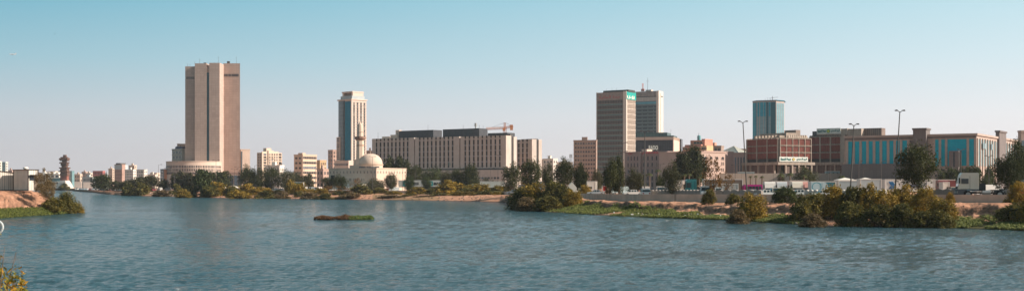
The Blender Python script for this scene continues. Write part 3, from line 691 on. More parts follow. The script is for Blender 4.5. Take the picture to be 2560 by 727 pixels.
am = winmesh(1.9, .5, MC['lighter pink render'], arch=True, sill=False)
sw = winmesh(.55, 1.5, MC['lighter pink render'])
for i in range(5):
    x = b.lx(1749+14.4*i)
    b.put('arch', am, x, 0, H-3.6)
    for r in range(3):
        for dx in (-.6, .6): b.put('window', sw, x+dx, 0, H-6.2-3.1*r)
# --- red brick hillside flats
redb = M('salmon render', (.48, .22, .16), .85, .1, .3); 
b = B('red_flats', 'salmon red stepped flats with rooftop tanks behind the pink building', 1704, 900, 1753, 890)
for ua, ub, vt, y0 in ((1704, 1753, 366, 0), (1712, 1753, 361, 3), (1726, 1762, 350, 6), (1754, 1763, 347, 9)):
    b.box('wall', b.lx(ua, y0), b.lx(ub, y0), y0, y0+12, 0, b.lz(vt, b.w, y0), redb)
b.box('side_wall', b.lx(1753)-.1, b.lx(1767), -.4, 10, 0, b.lz(364, b.w), M('ochre render', (.56, .36, .20)))
lw2 = winmesh(2.4, 1.6, M('yellowish trim', (.6, .48, .3)))
for u, v, y in ((1708, 374, 0), (1714, 374, 0), (1745, 373, 0), (1738, 359, 6), (1746, 359, 6), (1752, 359, 6), (1758, 374, -.4), (1763, 374, -.4)): b.put('window', lw2, b.lx(u, y), y, b.lz(v, b.w, y))
MB().lathe([(1.3, 0), (1.3, 3.4), (.3, 4)], 14, c=(b.lx(1741, 8), 12)).build('water_tank', M('teal tank', (.1, .28, .3)), b.e, (0, 0, b.lz(350, b.w, 8)))
antenna(b, b.lx(1745, 8), 9, b.lz(350, b.w, 8), 6, .12)
b = simple('brown_flats', 'brown flats with dark grid of windows left of glass pyramid', 1767, 960, 1803, 955, 1810, 366, brown, 5, 4, 0, .62, .6, depth=14, roofbox=False)
b.box('roof_hut', b.w*.15, b.w*.5, 2, 8, b.H, b.H+3.2, redb)
# --- ribbed building with pyramid skylight
b = B('pyramid_building', 'ribbed pink hall topped by glass pyramid skylight', 1808, 700, 1870, 690)
H = b.lz(384, b.w); b.box('wall', 0, b.w, 0, 20, -1, H, pk)
for i in range(9): x = b.w*(i+.3)/9; MB().box(x, x+.75, -.1, .1, 0, H-2.0).build('window_strip', gdark, b.e)
MB().box(-.3, b.w+.3, -.4, 20.3, H, H+.8).build('roof', pk, b.e)
xa, xb = b.lx(1797, 3), b.lx(1846, 3); xm = (xa+xb)/2; hw = (xb-xa)/2
b.box('skylight_base', xa+.6, xb-.6, 3.5, 3+2*hw-.6, H+.5, b.lz(381.5, xm, 3), M('pale yellow stone', (.52, .44, .32)))
zp0, zp1 = b.lz(381.5, xm, 3), b.lz(365, xm, 3+hw)
o = MB(); c4 = [(xa, 3), (xb, 3), (xb, 3+2*hw), (xa, 3+2*hw)]; ap = (xm, 3+hw, zp1)
for i in range(4): p, q = c4[i], c4[(i+1) % 4]; o.poly([(p[0], p[1], zp0), (q[0], q[1], zp0), ap])
o.poly([(x, y, zp0) for x, y in reversed(c4)])
for i in range(4):
    p, q = Vector((*c4[i], zp0)), Vector((*c4[(i+1) % 4], zp0)); A = Vector(ap); o.tube(p, A, .14, .14, 5, 1)
    for k in range(1, 6): m_ = p+(q-p)*k/6; t_ = abs(k/6-.5)*2; o.tube(m_, m_+(A-(p+q)/2)*(1-t_), .07, .07, 4, 1)
    for k in range(1, 6): o.tube(p+(A-p)*k/6, q+(A-q)*k/6, .07, .07, 4, 1)
o.build('pyramid_skylight', [glass('skylight glass', (.34, .34, .30), .4), M('skylight bars', (.45, .40, .34))], b.e)
simple('low_flats', 'flat brown roofline behind the pyramid skylight', 1832, 840, 1872, 840, 1873, 374, brown, 3, 6, 0, .6, .4, depth=12, roofbox=False)
# --- blue glass tower with pink ribs
b = B('glass_tower', 'blue glass tower with pink vertical ribs and round arched side', 1892, 1100, 1940, 1092)
H = b.lz(252, b.w); x81 = b.lx(1881, 6); x61 = b.lx(1961, 14)
blu = glass('mirror blue glass', (.005, .25, .36), .4, panel=(30, 3.4, .1), spec=.05); blk = glass('deep teal glass', (.005, .09, .13), .4, spec=.08); pal = glass('pale reflective glass', (.14, .28, .34), .35, panel=(30, 3.4, .1), spec=.25)
fp = [(x81, 7), (0, 0), (b.w, 0), (x61, 13), (x61-3, 26), (x81, 26)]
MB().prism(fp, 0, H).build('wall', M('pink granite ribs', (.36, .29, .27)), b.e)
def onseg(o, p, q, t0, t1, z0, z1, d, mi=0):
    p, q = Vector(p), Vector(q); dd = (q-p); nn = Vector((dd.y, -dd.x)).normalized(); a = p+dd*t0; c = p+dd*t1
    o.hexa([tuple(a+nn*d), tuple(c+nn*d), tuple(c-nn*.1), tuple(a-nn*.1)], z0, z1, mi)
zm = b.lz(290, b.w)
for p, q, lst in ((fp[0], fp[1], [(.02, .98, 0)]), (fp[1], fp[2], [(.03, .14, 2), (.17, .34, 2), (.36, .47, 2), (.49, .61, 1), (.62, .72, 2), (.73, .99, 1)]), (fp[2], fp[3], [(.06, .24, 3), (.30, .48, 3), (.54, .72, 3), (.78, .96, 3)])):
    for t0, t1, k in lst:
        o = MB()
        if k == 2: onseg(o, p, q, t0, t1, 0, zm, .12, 2); onseg(o, p, q, t0, t1, zm, H-1, .12, 0)
        elif k == 3: onseg(o, p, q, t0, t1, 0, b.lz(257, b.w), .12, 2)
        else: onseg(o, p, q, t0, t1, 0, H-1, .14, k)
        o.build('glass_strip', [blu, blk, pal], b.e)
MB().prism([(x*1.0+(.4 if x > 5 else -.3), y-.3) for x, y in fp[:4]]+[(x61-2, 27), (x81, 27)], H, H+.8).build('cornice', blk, b.e)
x = b.w*.7; o = MB().tube((x, 8, H), (x, 8, H+5), .2, .2, 6); o.tube((x-3, 8, H+3), (x+5, 8, H+3.8), .12, .12, 6); o.build('roof_cradle', darkst, b.e)
for k in range(4): antenna(b, b.w*(.35+.13*k), 6, H+.5, 2.5+k % 2, .12)
# --- post office building, brown-red panels
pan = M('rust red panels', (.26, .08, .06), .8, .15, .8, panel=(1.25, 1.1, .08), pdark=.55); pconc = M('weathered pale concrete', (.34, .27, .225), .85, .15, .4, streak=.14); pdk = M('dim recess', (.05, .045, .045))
def postfacade(b, face, a0, a1, nb, zr, n2=2, fixed=None):
    """bays of ribbed panels in rows zr between concrete columns"""
    bw = (a1-a0)/nb
    def bx(o, s0, s1, d0, d1, z0, z1, mi=0):
        if face == 'F': o.box(s0, s1, -d1, -d0, z0, z1, mi)
        else: o.box(b.w+d0, b.w+d1, s0, s1, z0, z1, mi)
    for i in range(nb+1):
        s = a0+i*bw; o = MB(); bx(o, s-(.32 if face == 'F' else .16), s+(.32 if face == 'F' else .16), 0, .75, 0, zr[-1][1]+.4); o.build('column', pconc, b.e)
    for z0, z1 in zr:
        for i in range(nb):
            for k in range(n2):
                s = a0+i*bw+.4+k*(bw-.8)/n2; e = s+(bw-.8)/n2-.15
                o = MB(); bx(o, s, e, .1, .45, z0, z1); m_ = 4
                for q in range(m_): r = s+(e-s)*(q+.5)/m_; bx(o, r-.06, r+.06, .45, .6, z0, z1)
                o.build('panel', pan, b.e)
        o = MB(); bx(o, a0, a1, 0, .25, z1, z1+.45)
        for i in range(nb*6): s = a0+(i+.5)*(a1-a0)/(nb*6); bx(o, s-.18, s+.18, .2, .8, z1+.0, z1+.7)
        o.build('slab_edge', pconc, b.e)
b = B('post_office', 'rust red panelled post office block with long white sign over its entrance', 1868, 640, 1947, 618)
H = b.lz(345, b.w); D = b.ly(2026); 
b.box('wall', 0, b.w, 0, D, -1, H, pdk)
rows = [(b.lz(v1, b.w), b.lz(v0, b.w)) for v1, v0 in ((396, 382), (379, 365), (362, 347))]
postfacade(b, 'F', .3, b.w-.3, 3, rows); postfacade(b, 'R', .5, D, 5, rows, 1)
b.box('beam', -.5, b.w+3.5, -3.5, D, b.lz(412, b.w), b.lz(405, b.w), pconc)
for i in range(5): x = b.w*i/4; b.box('lower_column', x-.4, x+.4, -3.3, -2.5, -1, b.lz(412, b.w), pconc)
for i in range(5): y = 2+(D-4)*i/4; b.box('lower_column', b.w+2.5, b.w+3.3, y-.4, y+.4, -1, b.lz(412, b.w), pconc)
lp_ = M('dull brown shutter', (.15, .10, .085), .8, .2, .7, panel=(1.2, 1.2, .08), pdark=.6)
for i in range(4): x0, x1 = b.w*i/4+.5, b.w*(i+1)/4-.5; b.box('shutter', x0, x1, -2.6, -2.3, -1, b.lz(413, b.w), lp_)
for i in range(4): y0 = 2+(D-4)*i/4+.5; b.box('shutter', b.w+2.3, b.w+2.6, y0, y0+(D-4)/4-1, -1, b.lz(413, b.w), lp_)
b.box('roof_block', b.lx(1900, 5), b.w, 5, 12, H, b.lz(331, b.w), pconc); b.box('roof_block', b.w-3, b.w-.5, 1, D-16, H, b.lz(338, b.w), pconc)
b.box('roof_hut', b.lx(1961, 14), b.lx(1990, 14), 14, 17, H, b.lz(322.5, b.w), brown)
o = MB()
for i in range(9): y = 6+(D-8)*i/9; o.hexa([(b.w-.6, y), (b.w+.6, y), (b.w+.6, y+1.3), (b.w-.6, y+1.3)], H+.3, H+1.8, q2=[(b.w-.6, y+.3), (b.w+.1, y+.3), (b.w+.1, y+1), (b.w-.6, y+1)])
for i in range(7): x = 6+(b.w-7)*i/7; o.hexa([(x, -.3), (x+1.2, -.3), (x+1.2, 1), (x, 1)], H+.3, H+1.6)
o.build('roof_vents', pconc, b.e)
# sign on the side beam
signw = M('white sign board', (.62, .62, .58)); grn_t = M('dark green lettering', (.02, .14, .13)); brn = M('bronze emblem', (.3, .17, .08))
AR3 = ''.join(reversed('\ufe8d\ufedf\ufe92\ufeae\ufef3\ufeaa \ufe8d\ufedf\ufeb4\ufecc\ufeee\ufea9\ufef1'))
def post_sign(parent, face, x, y, z, w, h, em):
    e = link('sign_board', MB().box(0, w, -.15, .15, 0, h).mesh('sign_board', signw), parent, (x, y, z), {'F': 0, 'R': PI/2}[face])
    text('Saudi Post', w*.36, h*.52, grn_t, e, 'F', (w*.04, -.18, h*.25), 'lettering', .06, .035)
    text(AR3, w*.36, h*.58, grn_t, e, 'F', (w*.60, -.18, h*.2), 'lettering', .06, .03)
    o = MB(); o.tube((w*.49, -.16, h*.5), (w*.49, -.3, h*.5), h*.33, h*.33, 14); o.tube((w*.49, -.3, h*.5), (w*.49, -.34, h*.5), h*.2, h*.2, 10, 1); o.build('emblem', [em, M('yellow emblem centre', (.6, .5, .1))], e)
y0 = b.ly(1948, b.w+3.6); y1 = b.ly(2019, b.w+3.6)
post_sign(b.e, 'R', b.w+3.7, y0, b.lz(404, b.w), y1-y0, b.lz(392, b.w)-b.lz(404, b.w), brn)
b = B('post_office_wing', 'taller post office wing with rooftop sign and yellow green emblem', 2024, 664, 2113, 652)
H = b.lz(337, b.w); D = 26
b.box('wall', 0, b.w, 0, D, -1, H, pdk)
rows = [(b.lz(v1, b.w), b.lz(v0, b.w)) for v1, v0 in ((396, 382), (378, 362), (359, 342))]
postfacade(b, 'F', .3, b.lx(2103), 3, rows)
o = MB().box(b.lx(2105), b.w, -.9, 0, 0, H); o.build('corner_column', pconc, b.e)
b.box('beam', -.3, b.w, -2.5, 0, b.lz(412, b.w), b.lz(405, b.w), pconc)
for i in range(5): x = b.w*i/4; b.box('lower_column', x-.35, x+.35, -2.3, -1.6, -1, b.lz(412, b.w), pconc)
for i in range(4): b.box('shutter', b.w*i/4+.5, b.w*(i+1)/4-.5, -1.5, -1.2, -1, b.lz(413, b.w), lp_)
b.box('roof_block', b.lx(2042, 1), b.lx(2118, 1), 1, 10, H, b.lz(321, b.w), pconc)
b.box('roof_block', b.lx(2102), b.lx(2150), 2, 22, H-1, b.lz(322, b.w), pconc)
b.box('louvred_storey', b.lx(2138, 6), b.lx(2204, 6), 6, 12, H-8, b.lz(322, b.w, 6), M('striped louvre storey', (.24, .18, .155), .8, .15, .4, panel=(1.1, 40, .22), pdark=.35))
x0 = b.lx(2042); post_sign(b.e, 'F', x0, -.1, b.lz(333.5, b.w), b.lx(2102)-x0, b.lz(319.5, b.w)-b.lz(333.5, b.w), M('green emblem', (.05, .30, .08)))
b.box('roof_frame', b.lx(2030), b.lx(2040), .5, 3, H, H+2.4, darkst)
# --- teal-panelled hospital-like block
tl = M('bright teal panels', (.0, .37, .50), .6, .14, .12, panel=(1.1, 1.0, .05), pdark=.8, spec=.03); tpk = M('pinkish stone', (.41, .32, .28), .85, .06, .2, panel=(2.4, 1.2, .04), pdark=.9); tgr = M('grey mauve stone', (.16, .135, .132), .85, .06, .2, panel=(1.6, 3, .06), pdark=.8)
b = B('teal_building', 'long building with tall bright teal panels between stone piers', 2113, 551, 2441, 520)
H = b.lz(333, b.w); D = b.ly(2549); l = b.lx
print('teal', b.w, D, H)
b.box('wall', 0, b.w, 0, D, -1, H-.6, tpk)
zA0, zA1, zB0, zB1 = b.lz(410, 0), b.lz(352, 0)-.4, b.lz(414, b.w), b.lz(347, b.w)
b.box('frieze', -.2, b.w+.1, -.25, 0, zB1+.5, H-.9, tgr)
MB().box(-.6, b.w+.6, -.7, D+.4, H-.9, H).build('cornice', tpk, b.e)
TA = [(80, 133), (147, 200), (220, 270), (290, 336), (356, 405), (424, 478), (498, 548), (562, 608), (628, 683)]
for a, c in TA: b.box('teal_panel', l(2100+a/4.04), l(2100+c/4.04), -.12, .1, zA0, zA1, tl)
for i in range(len(TA)+1):
    c = (TA[i][0] if i < len(TA) else 700)-8 if i == 0 or i == len(TA) else (TA[i-1][1]+TA[i][0])/2
    x = l(2100+c/4.04); b.box('pier', x-.55, x+.55, -.5, .1, zA0, zA1+.6, tpk)
b.box('base_wall', -1, l(2286), -2.2, 0, -1, zA0-.1, tgr)
b.box('side_panel', l(2273), l(2285), -.1, .1, zA0, zA1, tgr)
b.box('stair_tower', l(2287), l(2319.5), -3.2, 4, -1, H+2.0, tgr); MB().box(l(2286)-.1, l(2321)+.1, -3.7, 4.4, H+1.9, H+2.7).build('tower_cap', tgr, b.e)
b.box('side_panel', l(2323), l(2334), -.1, .1, zB0, zB1, M('beige infill', (.36, .28, .24)))
for a, c in ((958, 1000), (1022, 1063), (1085, 1282), (1305, 1355)): b.box('teal_panel', l(2100+a/4.04), l(2100+c/4.04), -.12, .1, zB0, zB1, tl)
for c in (950, 1011, 1074, 1293, 1368): x = l(2100+c/4.04); b.box('pier', x-.5, x+.5, -.45, .1, -1, zB1+.6, tpk)
b.box('entrance_portal', l(2379), l(2403), -5, 0, -1, b.lz(377, b.w), tgr)
for u in (2385, 2397.5): x = l(u, -5); b.box('portal_slot', x-.35, x+.35, -5.1, -4.9, b.lz(417, b.w), b.lz(380, b.w), gdark)
for u in (2342, 2357.5, 2373, 2412, 2430):
    for v1, v0 in ((427, 422), (441, 436)):
        x = l(u); MB().box(x-1.0, x+1.0, -.1, .1, b.lz(v1, b.w), b.lz(v0, b.w)).build('window', gdark, b.e)
sgl = glass('pale side glazing', (.20, .30, .33), .12)
yP0, yP1 = b.ly(2493), b.ly(2510)
def sidestrips(y0, y1, n):
    st = (y1-y0)/n
    for i in range(n):
        ya = y0+i*st; o = MB().box(b.w-.1, b.w+.1, ya+st*.22, ya+st*.9, b.lz(414, b.w), zB1); o.build('window_strip', sgl, b.e)
        o = MB().box(b.w-.1, b.w+.5, ya-st*.06, ya+st*.14, -1, zB1+.4); o.build('pier', tpk, b.e)
sidestrips(1, yP0-.5, 8); sidestrips(yP1+.5, D-1, 6)
b.box('side_tower', b.w-.7, b.w+1.0, yP0, yP1, -1, H+2.2, tgr); MB().box(b.w-1.0, b.w+1.4, yP0-.5, yP1+.5, H+2.1, H+2.9).build('tower_cap', tgr, b.e)
for t_ in (.22, .3, .62):
    y = t_*yP0; o = MB().poly([(b.w+.6, y, zB1-5), (b.w+.6, y+2, zB1-5), (b.w+1.4, y+2, zB1-2), (b.w+1.4, y, zB1-2)]) if 0 else MB().box(b.w+.5, b.w+.9, y, y+2.2, zB1-4, zB1-1.5); o.build('open_window', sgl, b.e)
# right edge tower
b = simple('blue_edge_building', 'pink and grey blue block cut by the right edge', 2553, 500, 2640, 500, 0, 330, tpk, 0, 0, 0, depth=3.2, roofbox=False)
b.box('glazing', b.w*.01, b.w*.95, -.15, .1, 3, b.H-3.5, glass('grey blue glazing', (.12, .18, .22), .2, panel=(2, 3, .1)))
# --- mid distance apartments
simple('apartment_tower', 'beige ten storey apartment tower left of teal spandrel office tower', 1434, 905, 1491, 900, 1492, 352, M('rosy beige render', (.42, .30, .25), .85, .06, .2), 10, 8, 0, .6, .42, depth=16, slab=True)
simple('cream_flats', 'cream flats with flat roof canopy right of shorter pale block', 1357, 960, 1383, 950, 1394, 398, white, 6, 3, 2, .45, .5, roofbox=True)
simple('orange_flats', 'narrow orange cream flats behind the shorter pale block', 1350, 1000, 1358, 995, 1366, 400, cream, 5, 1, 1, .5, .5, roofbox=False)
simple('low_cream_house', 'low cream house under the telecom mast', 1394, 900, 1432, 900, 1433, 407, offw, 3, 5, 0, .4, .4, depth=12)
Y = 905; t = thing('telecom_mast', 'lattice telecom mast beside the beige apartment tower', 'mast', (X(1427, Y), Y, zg(1427)))
o = MB(); truss(o, (0, 0, 0), (0, 0, Z(385, Y)-zg(1427)), .7, 14, .1); o.build('lattice', steel, t)
for k in (0, 1, 2): MB().box(-.9+k*.7, -.5+k*.7, -.9, -.7, Z(390, Y)-4, Z(386, Y)-3).build('antenna_panel', steel, t)
# white/orange flats left of the mosque
b = B('cream_tower_block', 'cream apartment tower with balconies and stair head, left of orange flats', 656, 880, 707, 893)
b.box('wall', 0, b.w, 1.0, 7, 0, b.lz(381), cream)
for ua, ub, vt, y0 in ((656, 670, 378.5, .3), (670.3, 683, 376, -.5), (683.3, 697, 378.5, .3)):
    b.box('balcony_bay', b.lx(ua), b.lx(ub), y0, 1.0, 0, b.lz(vt, b.lx(ua)), cream)
b.box('stair_head', b.lx(670), b.lx(682), 2, 6, b.lz(381), b.lz(370, b.lx(676)), cream)
cw_ = winmesh(2.4, 1.3, cream, hood=True); cn_ = winmesh(1.1, 1.3, cream)
for r in range(8):
    for u, m_, y0 in ((663, cw_, .3), (702, cw_, 1.0), (673.5, cn_, -.5), (679.5, cn_, -.5), (687, cn_, .3), (693, cn_, .3)):
        x = b.lx(u); b.put('window', m_, x, y0, b.lz(436-r*6.8, x))
    b.put('window', cn_, 0, 2.6, b.lz(436-r*6.8), 'L'); b.put('window', cn_, 0, 5, b.lz(436-r*6.8), 'L')
simple('white_house', 'small white four storey house in front of the cream tower block', 664, 800, 699, 796, 710, 415, white, 4, 6, 2, .35, .45, depth=12)
b = simple('orange_flats', 'orange peach flats with long dark window bands and stair head', 757, 885, 792, 897, 0, 389, M('peach render', (.60, .42, .32), .85, .06, .2), 6, 0, 0, bands=True, roofbox=False, depth=9.1)
b.box('stair_head', .2, 3.4, .5, 5, b.H, b.lz(382), MC['peach render']); grid(b, 'L', 1, 8.5, b.H*.12, b.H-.3, 2, 6, .6, .4, MC['peach render'], off=0)
simple('yellow_flats', 'yellow ochre flats just right of the orange peach flats', 790, 930, 800, 925, 816, 402, M('yellow ochre render', (.58, .40, .24)), 5, 2, 3, .5, .5, roofbox=False, depth=16)
simple('brown_house', 'low brown house left of the mosque with small balconies', 792, 780, 808, 775, 824, 424, pink, 3, 2, 2, .5, .5, depth=15)
simple('rose_flats', 'rose brown flats directly left of the hotel tower', 820, 1060, 832, 1050, 847, 376, pink, 9, 2, 2, .5, .45, roofbox=False, depth=15)
simple('grey_flats', 'small brown block between hotel tower and the long pale block', 916, 1060, 934, 1060, 935, 378, brown, 8, 3, 0, .5, .5, depth=12)
# --- far left skyline: u0,u1,u2,vtop,Y,mat,floors,nc,label
tq = M('turquoise grey glass wall', (.16, .30, .33), .4, .1, .2, panel=(2, 3, .15)); rd = M('dull red render', (.36, .12, .11)); brp = M('brown pink render', (.36, .23, .19)); lbl = M('pale blue grey render', (.40, .44, .46))
FL = [(-60, -12, 5, 404, 1350, offw, 9, 4, 'pale balcony block cut by left edge behind sheds'), (5, 14, 20, 406, 1400, white, 9, 2, 'pale grey high rise behind the corrugated shed'),
      (19, 30, 36, 426, 1500, pink, 2, 3, 'low pink roofline just above the sheds'), (96, 120, 126, 432, 1500, white, 2, 5, 'white low building behind the grey tamarisk tree'),
      (118, 138, 145, 429, 1650, offw, 3, 4, 'off white house behind the low glass pavilion'), (145, 152, 157, 428, 1700, tq, 0, 0, 'turquoise grey block left of the sculpture'),
      (171, 180, 186, 428, 1650, tq, 0, 0, 'turquoise and cream block right of the sculpture'), (186, 200, 206, 436, 1600, cream, 3, 3, 'small cream house right of turquoise block'),
      (204, 214, 220, 430, 1800, pink, 4, 3, 'pink house with roof hut far behind parked cars'), (214, 226, 233, 433, 1750, offw, 4, 3, 'beige house left of the dull red building'),
      (205, 232, 240, 443, 1450, lbl, 2, 7, 'low pale blue grey hall behind the car park'), (232, 257, 263, 428, 1600, rd, 4, 6, 'dull red four storey building far left'),
      (263, 268, 272, 433, 1700, lbl, 4, 1, 'narrow blue grey block right of dull red building'), (271, 281, 286, 422, 1650, cream, 7, 3, 'cream tower block between red and brown buildings'),
      (286, 305, 313, 412, 1350, brp, 0, 0, 'brown pink office with grey glass top, tallest of far left'), (312, 333, 341, 425, 1250, white, 6, 5, 'left of two white apartment blocks with square windows'),
      (322, 336, 342, 414, 1450, cream, 8, 3, 'cream block rising behind two white apartment blocks'), (341, 360, 368, 425, 1200, white, 5, 4, 'right of two white apartment blocks with square windows'),
      (368, 388, 396, 437, 1250, offw, 3, 5, 'low off white block right of white apartment blocks'), (375, 392, 400, 433, 1400, cream, 4, 4, 'cream block behind the low off white block'),
      (420, 432, 436, 440, 1050, offw, 3, 3, 'low house behind trees left of the round drum'), (700, 720, 733, 436, 1100, offw, 3, 4, 'low beige house between the cream tower block and orange flats'),
      (985, 1000, 1010, 440, 900, offw, 2, 3, 'low pale annexe behind mosque trees')]
for u0, u1, u2, vt, Y, mt, fl, nc, lab in FL:
    b = simple('house' if vt > 424 else 'apartment_block', lab, u0, Y+8, u1, Y, u2, vt, mt, fl, nc, max(1, nc//2) if fl else 0, .5, .5, roofbox=(nc % 2 == 1))
    if mt is brp: b.box('glass_top', .3, b.w-.3, -.1, 8, b.H-5, b.H, lbl); b.box('roof_hut', b.w*.1, b.w*.7, 1, 8, b.H+.7, b.H+2.2, darkst); grid(b, 'F', .5, b.w*.9, 2, b.H-5.5, 6, 5, .4, .4, brp)
    if mt is tq: b.box('pier', b.w*.4, b.w*.55, -.3, .1, 0, b.H, offw); MB().box(.3, b.w*.35, -.12, .1, 1, b.H-1).build('window', gblue, b.e)
# white vaulted hall and glass pavilion
b = B('vaulted_hall', 'white hall with row of round vaults behind grey tamarisk tree', 104, 1380, 148, 1380)
b.box('wall', 0, b.w, 0, 16, 0, b.lz(436), white)
for i in range(4):
    w = b.w/4; x = w*(i+.5); n = 8; o = MB(); q = [(x+w*.46*math.cos(PI*k/n), b.lz(437)+3.2*math.sin(PI*k/n)) for k in range(n+1)]
    k0 = len(o.v); o.v += [(a, 0, z) for a, z in q]+[(a, 16, z) for a, z in q]; o.f.append(tuple(range(k0+n, k0-1, -1))); o.m.append(0)
    for k in range(n): o.f.append((k0+k, k0+k+1, k0+n+2+k, k0+n+1+k)); o.m.append(0)
    o.build('vault', white, b.e); MB().box(x-w*.3, x+w*.3, -.1, .1, 3, b.lz(438)).build('window', gdark, b.e)
b = B('glass_pavilion', 'low pavilion with flat white roof and teal glass left of sculpture', 122, 1300, 152, 1300)
b.box('wall', 0, b.w, 0, 10, 0, b.lz(453), white); b.box('glazing', .2, b.w-.2, .5, 9, b.lz(453), b.lz(445), tq); MB().box(-.8, b.w+.8, -1, 11, b.lz(445), b.lz(443)).build('roof', white, b.e)
for i in range(5): x = b.w*(i+.5)/5; MB().box(x-.9, x+.9, -.1, .1, b.lz(460), b.lz(455)).build('window', gdark, b.e)
for u0, u1, vt, lab in ((186, 204, 454, 'low white site wall right of sculpture mound'), (208, 236, 455, 'low white fence panels behind the car park'), (96, 122, 452, 'low white wall left of the glass pavilion')):
    Y = 1250; o = MB().box(0, (u1-u0)/F*Y, 0, .4, -.5, Z(vt, Y)-zg(u0)); tag(o.build('white_wall', white, None, (X(u0, Y), Y, zg(u0))), lab, 'wall')
# --- stacked block sculpture
Y = 1270; rust = M('rusty brown bronze', (.13, .072, .055), .8, .3, .5); t = thing('sculpture', 'tall rust brown sculpture of stacked irregular blocks on pale mound', 'sculpture', (X(161.5, Y), Y, zg(161)))
zt = lambda v: Z(v, Y)-zg(161)
MB().lathe([(9.5, 0), (6.5, zt(456)), (4.6, zt(450.5)), (.5, zt(450.5))], 4, phase=.5).build('plinth', M('pale sloped plinth', (.52, .46, .42)), t)
MB().box(-3.5, 3.5, -3.3, 3.3, zt(450.5), zt(439)).build('pedestal', M('red brown pedestal', (.22, .085, .065)), t)
r2 = random.Random(5); o = MB()
for va, vb, hw in ((439, 433, 3.9), (433, 430, 3.0), (430, 426, 4.1), (426, 421, 3.3), (421, 418, 4.2), (418, 413, 2.6), (413, 408, 3.2), (408, 405, 3.9), (405, 402, 2.0), (402, 399, 3.6), (399, 395, 4.2), (395, 392.5, 3.0), (393, 387, 1.4)):
    o.box(-hw+r2.uniform(-.5, .4), hw+r2.uniform(-.4, .5), -hw, hw, zt(va), zt(vb))
    if hw > 2:
        for k in range(9):
            x = r2.uniform(-hw, hw); w = r2.uniform(.3, .7); z0 = zt(va)+r2.uniform(-.3, .6); s_ = hw+r2.uniform(.1, .6); o.box(x-w, x+w, -s_, s_, z0, z0+r2.uniform(.4, .9)); o.box(-s_, s_, x-w, x+w, z0, z0+r2.uniform(.4, .8))
o.build('stacked_blocks', rust, t)
# --- left bank sheds
cor = M('white corrugated sheet', (.60, .55, .50), .7, .1, .8, panel=(.42, 30, .09), pdark=.6, streak=.15); blackf = M('rusty black frame', (.05, .035, .03))
Y = 240; b = B('corrugated_shed', 'narrow standing corrugated shed with dark frame and open hatch', 34, 241, 71, 238, 'shed', zb=4.7)
H = b.lz(424.5, b.w); D = b.ly(95); D = D if 2 < D < 12 else 6
o = MB().hexa([(0, 0), (b.w, 0), (b.w, D), (0, D)], 0, H); o.build('wall', cor, b.e)
MB().box(-.2, b.w+.15, -.2, D+.25, H, H+.12).build('roof', blackf, b.e)
for x, y in ((0, -.06), (b.w, -.06), (b.w+.0, D)): MB().box(x-.07, x+.08, y-.02, y+.1, 0, H).build('frame_post', blackf, b.e)
MB().box(-.05, b.w+.1, -.1, 0, -.1, .08).build('sill', blackf, b.e)
MB().box(b.w, b.w+.1, D*.12, D*.88, H*.5, H*.74).build('hatch', gdark, b.e); MB().box(b.w, b.w+.1, D*.6, D*.95, .1, H*.5).build('door', M('brownish door', (.2, .15, .12)), b.e)
MB().box(b.w+.1, b.w+.9, D*.1, D*.9, H*.74, H*.77).build('hatch_flap', blackf, b.e)
MB().lathe([(.35, H+.12), (.5, H+.3), (.5, H+.5), (.2, H+.62)], 14, c=(b.w*.5, D*.5)).build('water_tank', white, b.e, smooth=True)
b = B('corrugated_shed', 'wide white corrugated shed cut by the left edge', -60, 237, 34, 243, 'shed', zb=4.7)
o = MB(); n = 60; Hs = [b.lz(ip([(-60, 426), (0, 428), (34, 432)], -60+94*i/n), b.w)+.04*math.sin(i*2.2) for i in range(n+1)]
for i in range(n):
    x0, x1 = b.w*i/n, b.w*(i+1)/n; dy_ = .08*(i % 2)
    o.hexa([(x0, dy_), (x1, .08-dy_), (x1, 5), (x0, 5)], 0, (Hs[i]+Hs[i+1])/2)
o.build('wall', cor, b.e); MB().box(-.1, b.w+.05, -.15, 5.2, Hs[n]-.05, Hs[n]+.05).build('roof', blackf, b.e) if 0 else None
MB().box(-.1, b.w+.02, -.12, -.02, -.1, .1).build('sill', blackf, b.e)
o = MB()
for i in range(n): x0, x1 = b.w*i/n, b.w*(i+1)/n; z = (Hs[i]+Hs[i+1])/2; o.box(x0, x1, -.18, 5.1, z, z+.07)
o.build('roof', blackf, b.e)

Y = 560; o = MB().box(0, (2110-1800)/F*Y, 0, .5, -.5, Z(433, Y)-zg(1950)); tag(o.build('compound_wall', M('beige compound wall', (.40, .33, .28), .9, .12, .2, panel=(5, 30, .12), pdark=.7), None, (X(1800, Y), Y, zg(1950))), 'long beige compound wall in front of the post office and its palms', 'wall')
for u, v, w, lab in ((1846, 430, 40, 'pale blue site cabin on left part of the compound wall line'), (2066, 428, 34, 'pale blue site cabin near right end of the compound wall')):
    Y = 575; t = thing('site_cabin', lab, 'cabin', (X(u, Y), Y, zg(u))); h = Z(v, Y)-zg(u); ww = w/F*Y
    MB().box(0, ww, 0, 3, 0, h).build('wall', M('pale blue cabin', (.26, .36, .38)), t); MB().box(-.1, ww+.1, -.1, 3.1, h, h+.15).build('roof', white, t)
    for k in range(3): MB().box(ww*(.15+.3*k), ww*(.28+.3*k), -.06, .1, h-1.8, h-.7).build('window', gdark, t)
